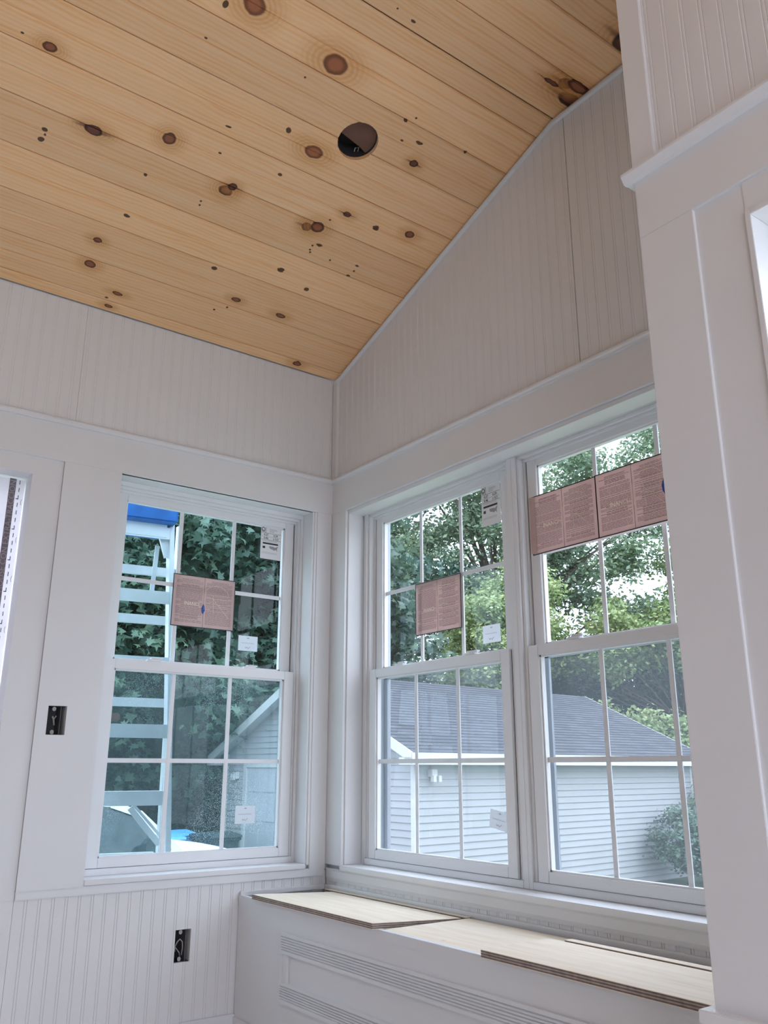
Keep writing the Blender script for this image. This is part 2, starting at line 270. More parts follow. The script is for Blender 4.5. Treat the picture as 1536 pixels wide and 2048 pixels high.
# ------------------------------------------------------------------ object helpers
def link(name, me, mat=None, parent=None, **props):
    o = bpy.data.objects.new(name, me); COL.objects.link(o)
    if me is not None and mat is not None:
        for mm in (mat if isinstance(mat, (list, tuple)) else [mat]): me.materials.append(mm)
    if parent is not None: o.parent = parent
    for k, v in props.items(): o[k] = v
    return o
def empty(name, loc=(0, 0, 0), rz=0.0, parent=None, **props):
    o = bpy.data.objects.new(name, None); COL.objects.link(o); o.location = loc; o.rotation_euler = (0, 0, rz); o.empty_display_size = 0.1
    if parent is not None: o.parent = parent
    for k, v in props.items(): o[k] = v
    return o
class MB:
    def __init__(s): s.v = []; s.f = []; s.m = []; s.uv = {}
    def poly(s, pts, mi=0, uv=None):
        i = len(s.v); s.v += [tuple(p) for p in pts]; s.f.append(tuple(range(i, i+len(pts)))); s.m.append(mi)
        if uv: s.uv[len(s.f)-1] = uv
        return s
    def box(s, x0, x1, y0, y1, z0, z1, mi=0):
        x0, x1 = min(x0, x1), max(x0, x1); y0, y1 = min(y0, y1), max(y0, y1); z0, z1 = min(z0, z1), max(z0, z1)
        i = len(s.v)
        s.v += [(x0, y0, z0), (x1, y0, z0), (x1, y1, z0), (x0, y1, z0), (x0, y0, z1), (x1, y0, z1), (x1, y1, z1), (x0, y1, z1)]
        for f in ((0, 3, 2, 1), (4, 5, 6, 7), (0, 1, 5, 4), (1, 2, 6, 5), (2, 3, 7, 6), (3, 0, 4, 7)): s.f.append(tuple(i+k for k in f)); s.m.append(mi)
        return s
    def prism(s, prof, fn, a, b, mi=0):
        """closed profile [(p,q)] extruded between a and b; fn(p,q,t)->xyz"""
        i = len(s.v); n = len(prof)
        s.v += [fn(p, q, a) for p, q in prof] + [fn(p, q, b) for p, q in prof]
        for k in range(n): s.f.append((i+k, i+(k+1) % n, i+n+(k+1) % n, i+n+k)); s.m.append(mi)
        s.f.append(tuple(i+k for k in reversed(range(n)))); s.m.append(mi); s.f.append(tuple(i+n+k for k in range(n))); s.m.append(mi)
        return s
    def bar(s, p0, p1, w, h, up=(0, 0, 1), mi=0):
        p0 = Vector(p0); p1 = Vector(p1); d = (p1-p0).normalized(); a = d.cross(Vector(up)).normalized(); b = a.cross(d)
        i = len(s.v)
        for p in (p0, p1):
            for (sa, sb) in ((-1, -1), (1, -1), (1, 1), (-1, 1)): s.v.append(tuple(p + a*sa*w/2 + b*sb*h/2))
        for f in ((0, 1, 2, 3), (7, 6, 5, 4), (0, 4, 5, 1), (1, 5, 6, 2), (2, 6, 7, 3), (3, 7, 4, 0)): s.f.append(tuple(i+k for k in f)); s.m.append(mi)
        return s
    def tube(s, pts, r, n=8, mi=0, rr=None):
        pts = [Vector(p) for p in pts]; i0 = len(s.v); a = None
        for k, p in enumerate(pts):
            d = (pts[min(k+1, len(pts)-1)] - pts[max(k-1, 0)]).normalized()
            if a is None: a = d.cross(Vector((0, 0, 1)) if abs(d.z) < .9 else Vector((1, 0, 0))).normalized()
            a = (a - d*a.dot(d)).normalized(); b = d.cross(a); rad = rr[k] if rr else r
            for j in range(n): s.v.append(tuple(p + (a*math.cos(2*PI*j/n) + b*math.sin(2*PI*j/n))*rad))
        for k in range(len(pts)-1):
            for j in range(n): s.f.append((i0+k*n+j, i0+k*n+(j+1) % n, i0+(k+1)*n+(j+1) % n, i0+(k+1)*n+j)); s.m.append(mi)
        s.f.append(tuple(i0+j for j in reversed(range(n)))); s.m.append(mi); s.f.append(tuple(i0+(len(pts)-1)*n+j for j in range(n))); s.m.append(mi)
        return s
    def mesh(s, name, bevel=0.0, smooth=False):
        me = bpy.data.meshes.new(name); me.from_pydata(s.v, [], s.f)
        me.polygons.foreach_set('material_index', s.m); me.update()
        bm = bmesh.new(); bm.from_mesh(me)
        bmesh.ops.recalc_face_normals(bm, faces=bm.faces)
        if bevel > 0: bmesh.ops.bevel(bm, geom=bm.edges[:], offset=bevel, segments=2, affect='EDGES', clamp_overlap=True)
        bm.to_mesh(me); bm.free()
        if smooth: me.polygons.foreach_set('use_smooth', [True]*len(me.polygons))
        return me
    def build(s, name, mat, parent=None, bevel=0.0, smooth=False, **props):
        return link(name, s.mesh(name, bevel, smooth), mat, parent, **props)
def B(name, mat, x0, x1, y0, y1, z0, z1, parent=None, bevel=0.0, **props):
    return MB().box(x0, x1, y0, y1, z0, z1).build(name, mat, parent, bevel, **props)
def boolean_cut(o, cutter):
    md = o.modifiers.new('cut', 'BOOLEAN'); md.operation = 'DIFFERENCE'; md.object = cutter; md.solver = 'EXACT'
    dg = bpy.context.evaluated_depsgraph_get(); me = bpy.data.meshes.new_from_object(o.evaluated_get(dg), preserve_all_data_layers=True, depsgraph=dg)
    o.modifiers.clear(); o.data = me
def remove(o): bpy.data.objects.remove(o, do_unlink=True)
def text_mesh(txt, size, mirror=False, bold=0.0):
    c = bpy.data.curves.new('txt', 'FONT'); c.body = txt; c.size = size; c.offset = bold; c.resolution_u = 2; c.align_x = 'LEFT'
    o = bpy.data.objects.new('txt', c); COL.objects.link(o); dg = bpy.context.evaluated_depsgraph_get(); dg.update()
    me = bpy.data.meshes.new_from_object(o.evaluated_get(dg)); vs = [v.co.copy() for v in me.vertices]; fs = [tuple(p.vertices) for p in me.polygons]
    bpy.data.objects.remove(o, do_unlink=True)
    wd = max([v.x for v in vs] or [0])
    return [((wd-v.x) if mirror else v.x, v.y) for v in vs], fs, wd

# ================================================================== SETTING
ZB, ZS = 2.87, 0.3515            # eave height and ceiling pitch
CS = 1/math.hypot(1, ZS); YC = -1.485; ZC = ZB - ZS*YC    # crease
YE = -5.4; YC2 = YE - YC         # far eave, second crease
def ceil_z(y):
    if y > YC: return ZB - ZS*y
    if y > YC2: return ZC
    return ZB - ZS*(YE - y)
XW = -4.6
JX, JY = -0.64, -2.262            # face and end of the projecting wall
# floor
fl = MB().box(XW-.2, 0.2, YE-.2, 0.2, -0.25, -0.02).build('floor', floor_mat, kind='structure')
for i in range(4):
    for j in range(3):
        B('plywood_panel', floor_mat, XW+i*1.15+.001, XW+(i+1)*1.15-.001, YE+j*1.8+.001, YE+(j+1)*1.8-.001, -0.02, 0.0, fl)

# wall cores, pierced by their openings
def pierced(u0, u1, top, holes, t0, t1, fn, mb):
    """wall in (u, z) with rectangular holes; top(u) gives height; fn(u,t,z)->xyz"""
    cuts = sorted(set([u0, u1] + [h[0] for h in holes] + [h[1] for h in holes] + [c for c in (YC, YC2) if u0 < c < u1 and top is not flat_top]))
    for a, b in zip(cuts[:-1], cuts[1:]):
        spans = []; z = -0.25
        for h in sorted([h for h in holes if h[0] <= a and h[1] >= b], key=lambda h: h[2]):
            spans.append((z, h[2], None)); z = h[3]
        spans.append((z, top(a+1e-6), top(b-1e-6)))
        for z0, z1, z2 in spans:
            z2 = z1 if z2 is None else z2
            if z1 - z0 < 1e-4 and z2 - z0 < 1e-4: continue
            i = len(mb.v)
            mb.v += [fn(a, t0, z0), fn(b, t0, z0), fn(b, t1, z0), fn(a, t1, z0), fn(a, t0, z1), fn(b, t0, z2), fn(b, t1, z2), fn(a, t1, z1)]
            for f in ((0, 3, 2, 1), (4, 5, 6, 7), (0, 1, 5, 4), (1, 2, 6, 5), (2, 3, 7, 6), (3, 0, 4, 7)): mb.f.append(tuple(i+k for k in f)); mb.m.append(0)
    return mb
def flat_top(u): return ZB + .1
W1 = (-1.018, -0.108, 0.655, 2.176); W2 = (-2.45, -1.357, 0.655, 2.106)
HZ0, HZ1 = 0.655, 2.176
SWB = (-1.205, -1.139, 1.148, 1.250); OUT = (-0.655, -0.594, 0.346, 0.457)
def left_wall():
    mb = MB(); f = lambda u, t, z: (u, t, z)
    # columns split so that switch box and outlet holes sit in their own columns
    cuts = [XW-.2, W2[0]-.012, W2[1]+.012, SWB[0], SWB[1], W1[0]-.012, OUT[0], OUT[1], W1[1]+.012, 0.2]
    e_ = .013
    holes = {1: [(W2[2]-e_, W2[3]+e_)], 3: [(SWB[2], SWB[3])], 5: [(W1[2]-e_, W1[3]+e_)], 6: [(OUT[2], OUT[3]), (W1[2]-e_, W1[3]+e_)], 7: [(W1[2]-e_, W1[3]+e_)]}
    for k in range(len(cuts)-1):
        z = -0.25
        for (a, b) in holes.get(k, []): mb.box(cuts[k], cuts[k+1], 0.012, 0.20, z, a); z = b
        mb.box(cuts[k], cuts[k+1], 0.012, 0.20, z, ZB+.1)
    return mb.build('wall_left', wall_core, kind='structure')
wall_left = left_wall()
wr = MB(); pierced(-2.30, 0.012, ceil_z, [(-2.083, -0.115, HZ0-.013, HZ1+.005)], 0.012, 0.20, lambda u, t, z: (t, u, z), wr)
wall_right = wr.build('wall_right', wall_core, kind='structure')
wj = MB(); W3 = (-3.622, -2.505, 0.653, 2.108)
pierced(YE-.2, JY-.004, ceil_z, [W3], JX+.012, JX+.17, lambda u, t, z: (t, u, z), wj)
wj.box(JX+.17, 0.012, JY-.12, JY-.004, -.25, ZC-.0)
wall_near = wj.build('wall_near_right', wall_core, kind='structure')
wb = MB(); pierced(XW-.2, JX+.17, flat_top, [(-3.5, -0.8, 0.0, 2.35)], YE-.18, YE, lambda u, t, z: (u, t, z), wb)  # unseen opening, sized and placed for the daylight it lets in
wb.build('wall_back', trim_paint, kind='structure')
ws = MB(); pierced(YE-.2, 0.2, ceil_z, [], XW-.18, XW, lambda u, t, z: (t, u, z), ws)
ws.build('wall_far_left', far_wall, kind='structure')

# beadboard: sheets with real double-V beads
BP = 0.0455
def bead_profile(a, b, phase, depth=0.0018):
    pts = [a]; k = math.ceil((a-phase)/BP - 1e-6)
    prof = [(a, 0.0)]
    while phase + k*BP < b - .008:
        c = phase + k*BP
        if c > a + .008:
            for dx, dz in ((-.0062, 0), (-.0045, depth), (-.0028, 0.0003), (0, 0), (.0028, 0.0003), (.0045, depth), (.0062, 0)): prof.append((c+dx, dz))
        k += 1
    prof.append((b, 0.0)); return prof
def beadboard(name, a, b, z0, ztop, fn, parent, phase=0.0, mat=None, th=0.010, holes=(), depth=0.0013):
    """front face at t=0 (room side), grooves go +t, back at th. fn(u,t,z)"""
    prof = bead_profile(a, b, phase, depth); mb = MB()
    us = [p[0] for p in prof]; front0 = []; 
    mb.v = []; n = len(prof)
    zt = ztop if callable(ztop) else (lambda u: ztop)
    for u, d in prof: mb.v.append(fn(u, d, z0))
    for u, d in prof: mb.v.append(fn(u, d, zt(u)))
    for u, d in prof: mb.v.append(fn(u, th, z0))
    for u, d in prof: mb.v.append(fn(u, th, zt(u)))
    for k in range(n-1):
        mb.f += [(k, k+1, n+k+1, n+k), (2*n+k+1, 2*n+k, 3*n+k, 3*n+k+1), (n+k, n+k+1, 3*n+k+1, 3*n+k), (k+1, k, 2*n+k, 2*n+k+1)]; mb.m += [0]*4
    mb.f += [(0, n, 3*n, 2*n), (n-1, 3*n-1, 4*n-1, 2*n-1)]; mb.m += [0, 0]
    o = mb.build(name, mat or bead_paint, parent)
    for (h0, h1, hz0, hz1) in holes:
        pts = [fn(h0, -.05, hz0), fn(h1, .05, hz1)]
        c = B('cutter', trim_paint, pts[0][0], pts[1][0], pts[0][1], pts[1][1], hz0, hz1); bpy.context.view_layer.update(); boolean_cut(o, c); remove(c)
    return o
LW = lambda u, t, z: (u, 0.002+t, z)         # left wall
RW = lambda u, t, z: (0.002+t, u, z)         # right (gable) wall, u = y
NW = lambda u, t, z: (JX+0.002+t, u, z)
ZH0, ZH1 = 2.176, 2.345                       # header band
beadboard('beadboard_panel', -3.66, -2.441, ZH1-.01, ZB-.001, LW, wall_left, phase=-1.024)
beadboard('beadboard_panel', -2.44, -1.221, ZH1-.01, ZB-.001, LW, wall_left, phase=-1.024)
beadboard('beadboard_panel', -1.22, -0.001, ZH1-.01, ZB-.001, LW, wall_left, phase=-1.024)
beadboard('beadboard_panel', -4.6, -3.661, ZH1-.01, ZB-.001, LW, wall_left, phase=-1.024)
# below the sills
beadboard('beadboard_panel', -1.245, -0.001, 0.0, 0.625, LW, wall_left, phase=-1.024, holes=[OUT], depth=.0026)
beadboard('beadboard_panel', -2.47, -1.246, 0.0, 0.607, LW, wall_left, phase=-1.024)
beadboard('beadboard_panel', -4.6, -2.471, 0.0, 0.607, LW, wall_left, phase=-1.024)
# gable wall: sheets 0.49 wide seen as full panels with a hard seam
beadboard('beadboard_panel', -0.036, -0.001, ZH1-.01, lambda u: ceil_z(u)-.001, RW, wall_right, phase=-0.015)
beadboard('beadboard_panel', -1.5315, -0.036, ZH1-.01, lambda u: ceil_z(u)-.001, RW, wall_right, phase=-0.060)
beadboard('beadboard_panel', -2.262, -1.5345, ZH1-.01, lambda u: ceil_z(u)-.001, RW, wall_right, phase=-1.532)
beadboard('beadboard_panel', -2.262, -0.001, 0.40, 0.62, RW, wall_right, phase=-1.762, depth=.0026)
# near wall above its header
beadboard('beadboard_panel', -3.70, JY-.058, ZH1-.01, lambda u: ceil_z(u)-.001, NW, wall_near, phase=-2.33)
beadboard('beadboard_panel', -5.39, -3.703, ZH1-.01, lambda u: ceil_z(u)-.001, NW, wall_near, phase=-2.33)
beadboard('beadboard_panel', -5.39, JY-.002, 0.0, 0.607, NW, wall_near, phase=-2.33)

# ---- trims
def trim(n, **kw): return empty('trim_%d' % n, kind='structure', **kw)
CF = -0.008                                    # casing face (room side) on y
def rnd_cap(fn, a, b, z0, z1, d, parent, name='cap_molding'):
    prof = [(0.0, z0), (-d*.55, z0), (-d*.55, z0+(z1-z0)*.30), (-d*.8, z0+(z1-z0)*.45), (-d, z0+(z1-z0)*.55), (-d, z1-.003), (-d+.003, z1), (0.0, z1)]
    return MB().prism(prof, fn, a, b).build(name, trim_paint, parent)
t1 = trim(1)                                   # left wall header
B('frieze_board', trim_paint, -4.6, 0.001, CF, 0.012, ZH0, ZH1-.018, t1, .0012)
rnd_cap(lambda p, q, t: (t, CF+p, q), -4.6, -0.001, ZH1-.020, ZH1+.002, .014, t1)
t2 = trim(2)                                   # right wall header
B('frieze_board', trim_paint, CF, 0.012, -2.262, 0.0, ZH0, ZH1-.018, t2, .0012)
rnd_cap(lambda p, q, t: (CF+p, t, q), -2.262, -0.022, ZH1-.020, ZH1+.002, .014, t2)
t3 = trim(3)                                   # near wall header
B('frieze_board', trim_paint, JX+CF, JX+0.012, YE+.01, JY, ZH0, ZH1-.018, t3, .0012)
MB().prism([(0.0, ZH1-.020), (-.012, ZH1-.020), (-.018, ZH1-.010), (-.022, ZH1-.004), (-.022, ZH1+.003), (0.0, ZH1+.003)], lambda p, q, t: (JX+CF+p, t, q), YE+.01, JY+.020).build('cap_molding', trim_paint, t3)
B('cap_return', trim_paint, JX+CF+.001, JX+.14, JY, JY+.020, ZH1-.018, ZH1+.003, t3)
t4 = trim(4)                                   # window 1 casing, left wall
c4 = B('side_casing', trim_paint, -1.245, -1.018, CF, 0.012, 0.632, ZH0, t4)
cut = B('cutter', trim_paint, SWB[0], SWB[1], -.05, .05, SWB[2], SWB[3]); bpy.context.view_layer.update(); boolean_cut(c4, cut); remove(cut)
B('side_casing', trim_paint, -0.100, 0.0, CF+.004, 0.012, 0.650, ZH0, t4, .001)
B('side_casing', trim_paint, -0.088, -0.010, CF, 0.004, 0.632, ZH0, t4, .001)
B('stool', trim_paint, -1.018, -0.108, CF-.004, 0.10, 0.636, 0.655, t4, .002)
B('apron_band', trim_paint, -1.245, -0.012, CF+.003, 0.006, 0.604, 0.636, t4, .002)
t5 = trim(5)                                   # window 2 casing, recessed flat board
B('side_casing', trim_paint, -1.357, -1.246, 0.0, 0.012, 0.607, 2.182, t5)
B('head_casing', trim_paint, -2.55, -1.357, 0.0, 0.012, 2.106, 2.182, t5)
B('side_casing', trim_paint, -2.55, -2.45, 0.0, 0.012, 0.607, 2.106, t5)
B('apron_band', trim_paint, -2.4495, -1.3575, -.002, 0.012, 0.607, 0.643, t5)
B('side_casing', trim_paint, -4.6, -2.55, CF, 0.012, 0.607, ZH0, t5)
t6 = trim(6)                                   # window 3/4 casing, right wall
B('side_casing', trim_paint, CF, 0.012, -0.122, 0.0, 0.650, ZH0, t6, .001)
B('side_casing', trim_paint, CF, 0.012, -2.262, -2.078, 0.650, ZH0, t6, .001)
B('stool', trim_paint, CF-.010, 0.10, -2.20, -0.126, 0.634, 0.654, t6, .0025)
MB().prism([(0, .586), (-.004, .586), (-.008, .600), (-.008, .626), (-.012, .636), (0, .636)], lambda p, q, t: (0.002+p, t, q), -2.262, -0.010).build('apron_molding', trim_paint, t6)
t7 = trim(7)                                   # near wall window casing
B('side_casing', trim_paint, JX+CF, JX+0.012, -2.397, JY, 0.0, ZH0, t7, .001)
B('inner_casing', trim_paint, JX, JX+0.012, -2.507, -2.397, 0.655, ZH0, t7)
B('head_casing', trim_paint, JX-.002, JX+0.012, -3.62, -2.507, 2.1065, ZH0, t7, .001)
B('side_casing', trim_paint, JX+CF, JX+0.012, -3.86, -3.62, 0.0, ZH0, t7)
B('side_casing', trim_paint, JX+CF, JX+0.012, YE+.01, -3.86, 0.607, ZH0, t7)
B('ledge', trim_paint, JX-.03, JX+.10, YE+.01, JY+.020, 0.612, 0.634, t7, .002)
B('end_casing', trim_paint, JX+.0125, -0.001, JY-.0035, JY, 0.55, ZC-.01, t7)
t8 = trim(8)                                   # corner battens and rake trim
B('corner_batten', bead_paint, -0.013, 0.004, -0.036, -0.003, ZH1, ZB, t8, .001)
MB().prism([(0, 0), (-.016, 0), (-.016, .008), (-.008, .022), (0, .026)], lambda p, q, t: (0.002+p, t, ceil_z(t)-.026+q), YC, -0.001).build('rake_molding', trim_paint, t8)
MB().prism([(0, 0), (-.016, 0), (-.016, .008), (-.008, .022), (0, .026)], lambda p, q, t: (0.002+p, t, ZC-.026+q), JY, YC).build('rake_molding', trim_paint, t8)
B('corner_batten', trim_paint, JX-.008, JX+.0125, JY-.058, JY+.002, ZH1+.003, ZC-.001, t8, .001)
# shoe strips along the bench
t9 = trim(9)
B('shoe_strip', trim_paint, -0.014, 0.002, -2.26, -0.001, 0.553, 0.572, t9, .002)
B('shoe_strip', trim_paint, -0.40, -0.014, -0.012, 0.002, 0.553, 0.572, t9, .002)
B('baseboard_left', trim_paint, -4.6, -0.402, -0.010, 0.002, 0.0, 0.148, None, .0015, kind='structure')

# ---- ceiling boards
SP = 0.0843/CS; BW = 2*SP
K = [(-1.672, 0.974, 0.0216, 0.0155, 'r'), (-1.757, 0.978, 0.0053, 0.0034, 'd'), (-1.465, 0.765, 0.0295, 0.017, 'e'), (-1.227, 0.852, 0.0222, 0.0233, 'r'), (-1.606, 0.694, 0.0097, 0.0075, 'd'), (-1.606, 0.654, 0.0098, 0.0094, 'd'), (-1.599, 0.675, 0.0039, 0.0038, 'd'), (-1.246, 0.679, 0.0063, 0.006, 'd'), (-1.023, 0.665, 0.0044, 0.0042, 'd'), (-1.02, 0.647, 0.0044, 0.0042, 'd'), (-1.264, 1.23, 0.0055, 0.0035, 'd'), (-1.243, 0.485, 0.013, 0.0063, 'd'), (-1.3, 0.331, 0.0177, 0.0128, 'r'), (-1.288, 0.21, 0.0204, 0.0174, 'r'), (-1.139, 0.109, 0.0213, 0.0091, 'r'), (-1.172, 0.072, 0.0071, 0.0046, 'd'), (-1.15, 0.03, 0.0168, 0.0092, 'r'), (-1.175, 1.396, 0.0362, 0.0313, 'o'), (-1.255, 1.354, 0.009, 0.0121, 'd'), (-0.847, 1.357, 0.0429, 0.0337, 'o'), (-0.916, 1.269, 0.0039, 0.0038, 'd'), (-0.87, 1.071, 0.0103, 0.0099, 'd'), (-0.744, 1.04, 0.0361, 0.0245, 'o'), (-1.066, 0.985, 0.0101, 0.0039, 'd'), (-1.047, 0.88, 0.0062, 0.004, 'd'), (-0.81, 0.9, 0.0086, 0.0062, 'd'), (-0.961, 0.748, 0.026, 0.0208, 'r'), (-0.943, 0.774, 0.0173, 0.0145, 'e'), (-0.507, 1.304, 0.0084, 0.0061, 'd'), (-0.473, 1.232, 0.0064, 0.0041, 'd'), (-0.772, 1.619, 0.0037, 0.0036, 'd'), (-0.481, 0.862, 0.0184, 0.011, 'e'), (-0.338, 0.858, 0.0141, 0.0113, 'd'), (-0.189, 0.894, 0.0216, 0.0161, 'r'), (-0.6, 0.74, 0.0208, 0.0199, 'e'), (-0.559, 0.757, 0.0278, 0.0245, 'r'), (-0.531, 0.809, 0.0046, 0.0044, 'd'), (-0.504, 0.682, 0.0142, 0.0068, 'd'), (-0.529, 0.647, 0.0047, 0.0046, 'd'), (-0.522, 0.636, 0.0048, 0.0046, 'd'), (-0.53, 0.669, 0.0047, 0.0045, 'd'), (-0.424, 0.636, 0.0048, 0.0046, 'd'), (-0.307, 0.596, 0.0099, 0.0071, 'd'), (-0.301, 0.659, 0.0098, 0.0047, 'd'), (-0.298, 0.63, 0.0049, 0.0047, 'd'), (-0.586, 0.502, 0.0145, 0.0116, 'd'), (-0.84, 0.396, 0.0118, 0.0091, 'd'), (-0.435, 0.457, 0.0124, 0.0096, 'd'), (-0.684, 0.279, 0.0198, 0.0119, 'r'), (-0.463, 0.276, 0.023, 0.0123, 'r'), (-0.744, 0.19, 0.005, 0.0048, 'd'), (-0.699, 0.224, 0.005, 0.0048, 'd'), (-0.241, 0.036, 0.0219, 0.0132, 'r'), (-0.373, 1.174, 0.0177, 0.0149, 'e'), (-0.406, 1.254, 0.0151, 0.0062, 'd'), (-0.478, 1.33, 0.0042, 0.004, 'd'), (-0.219, 1.307, 0.0066, 0.0064, 'd'), (-0.699, 1.61, 0.0095, 0.0055, 'd')]
SC_ = -YC/CS                       # slope length to the crease
# flat part: s continues past the crease
K += [(-0.02, SC_+0.105, 0.055, 0.028, 'e'), (-0.095, SC_+0.150, 0.030, 0.022, 'e'), (-0.045, SC_+0.165, 0.050, 0.022, 'r'), (-0.14, SC_+0.125, 0.035, 0.010, 'e'), (-0.07, SC_+0.40, 0.045, 0.045, 'e')]
def face(s):                        # point on the ceiling face at distance s from the left eave -> (y, z, normal up)
    if s <= SC_: return (-s*CS, ZB + s*CS*ZS, (ZS*CS, CS))
    L2 = SC_ + (YC - YC2)
    if s <= L2: return (YC-(s-SC_), ZC, (0.0, 1.0))
    q = s - L2; return (YC2 - q*CS, ZC - q*CS*ZS, (-ZS*CS, CS))
ceil_core = MB()
for (a, b) in ((0.25, YC), (YC, YC2), (YC2, YE-.2)):
    za = ceil_z(min(a, 0)) + (0 if a <= 0 else -ZS*a); zb = ceil_z(b) if b > YE else ceil_z(YE) - .07
    ceil_core.prism([(a, za+.26), (b, zb+.26), (b, zb+.32), (a, za+.32)], lambda p, q, t: (t, p, q), XW-.2, 0.22)
ceiling = ceil_core.build('ceiling', attic_dark, kind='structure')
# gables of the attic space close it off from the sky
MB().prism([(0.2, 2.9), (0.2, 3.2), (YC, ZC+.3), (YC2, ZC+.3), (YE-.2, 3.15), (YE-.2, 2.9), (YC2, ZC+.021), (YC, ZC+.021)], lambda p, q, t: (t, p, q), 0.021, 0.2).build('gable_filler', attic_dark, ceiling)
B('eave_filler', attic_dark, XW-.2, 0.2, 0.10, 0.2, ZB+.08, ZB+.42, ceiling)
def board(s0, s1, mat, centre=True, seg_fn=face):
    g = .0009; s0 += g; s1 -= g
    prof = [(s0, .0050), (s0+.0048, 0)]
    if centre:
        c = (s0+s1)/2; prof += [(c-.0055, 0), (c-.0010, .0040), (c+.0010, .0040), (c+.0055, 0)]
    prof += [(s1-.0048, 0), (s1, .0050), (s1, .018), (s0, .018)]
    y0, z0, nv = face((s0+s1)/2)
    eps = 1e-3; ya, za, _ = face((s0+s1)/2-eps); yb, zb, _ = face((s0+s1)/2+eps); ty, tz = (yb-ya)/(2*eps), (zb-za)/(2*eps); sm = (s0+s1)/2
    def fn(p, q, t): return (t, y0 + (p-sm)*ty + q*nv[0], z0 + (p-sm)*tz + q*nv[1])
    mb = MB().prism(prof, fn, XW+.002, -0.001)
    me = mb.mesh('ceiling_board'); uvl = me.uv_layers.new(name='UVMap')
    for l in me.loops:
        v = me.vertices[l.vertex_index].co
        s = sm + (v.y-y0)*ty + (v.z-z0)*tz
        uvl.data[l.index].uv = (v.x, s)
    return link('ceiling_board', me, mat, ceiling)
edges = []
k = 17; ys = [0.0] + [-(YC + .0843*kk)/CS*-1 for kk in ()]
s_list = [0.0] + [(-(YC + .0843*kk))/CS for kk in range(17, 0, -2)] + [SC_]
s_list[0] = 0.0
L2 = SC_ + (YC - YC2); s = SC_; 
while s + BW < L2 - .02: s += BW; s_list.append(s)
s_list.append(L2)
L3 = L2 + SC_; s = L2
while s + BW < L3 - .02: s += BW; s_list.append(s)
s_list.append(L3)
shared = [pine('pine_plain_%d' % i, [], 1.0 + .04*(i-1), 40+i*7) for i in range(3)]
hole_boards = []
for i in range(len(s_list)-1):
    a, b = s_list[i], s_list[i+1]
    kn = [q for q in K if q[1]+q[3]*.9 > a and q[1]-q[3]*.9 < b]
    vis = a < SC_ + 4.2*BW
    m = pine('pine_board_%02d' % i, kn, 0.95 + 0.06*math.sin(i*2.4+1), i+1) if vis else shared[i % 3]
    o = board(a, b, m, centre=(b-a) > BW*.9)
    if a < 1.26 and b > 1.05: hole_boards.append(o)
# crease filler so no gap shows at the fold
# recessed-light opening
HC = Vector((-0.619, -1.086, 3.2517)); nrm = Vector((0, ZS*CS, CS))
cy = bmesh.new(); bmesh.ops.create_cone(cy, cap_ends=True, segments=28, radius1=.0765, radius2=.0765, depth=.2)
me = bpy.data.meshes.new('cutter'); cy.to_mesh(me); cy.free()
cut = link('cutter', me); q = nrm.to_track_quat('Z', 'Y'); cut.rotation_mode = 'QUATERNION'; cut.rotation_quaternion = q; cut.location = HC
bpy.context.view_layer.update()
for o in hole_boards: boolean_cut(o, cut)
remove(cut)
lo = empty('light_opening', tuple(HC), label='round hole cut for a recessed light in the knotty pine ceiling', category='opening')
lo.rotation_mode = 'QUATERNION'; lo.rotation_quaternion = q
def ring(r0, r1, z0, z1, n=28):
    mb = MB()
    for k in range(n):
        a0, a1 = 2*PI*k/n, 2*PI*(k+1)/n; P = lambda r, a, z: (r*math.cos(a), r*math.sin(a), z)
        mb.poly([P(r0, a0, z0), P(r0, a1, z0), P(r0, a1, z1), P(r0, a0, z1)]); mb.poly([P(r1, a1, z0), P(r1, a0, z0), P(r1, a0, z1), P(r1, a1, z1)])
        mb.poly([P(r1, a0, z0), P(r1, a1, z0), P(r0, a1, z0), P(r0, a0, z0)]); mb.poly([P(r0, a0, z1), P(r0, a1, z1), P(r1, a1, z1), P(r1, a0, z1)])
    return mb
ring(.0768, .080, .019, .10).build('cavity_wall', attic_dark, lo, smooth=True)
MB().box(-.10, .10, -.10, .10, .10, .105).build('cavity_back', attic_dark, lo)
# (local x runs along +x or -x of the room; local y up or down the slope)
jb = MB().prism([(-.052, .070), (.045, .079), (.060, .020), (.072, -.018), (.035, -.075), (-.040, .012), (-.078, .045)], lambda p, q, t: (p, q, t), .030, .060)
jbo = jb.build('brown_block', joist_mat, lo, label='brown board behind the opening'); jbo.rotation_euler = (0, 0, math.radians(60))
MB().tube([(-.045, -.055, .045), (-.040, -.040, .045), (-.028, -.048, .045), (-.033, -.062, .045)], .0018, 6).build('wire_clip', tab_mat, lo)

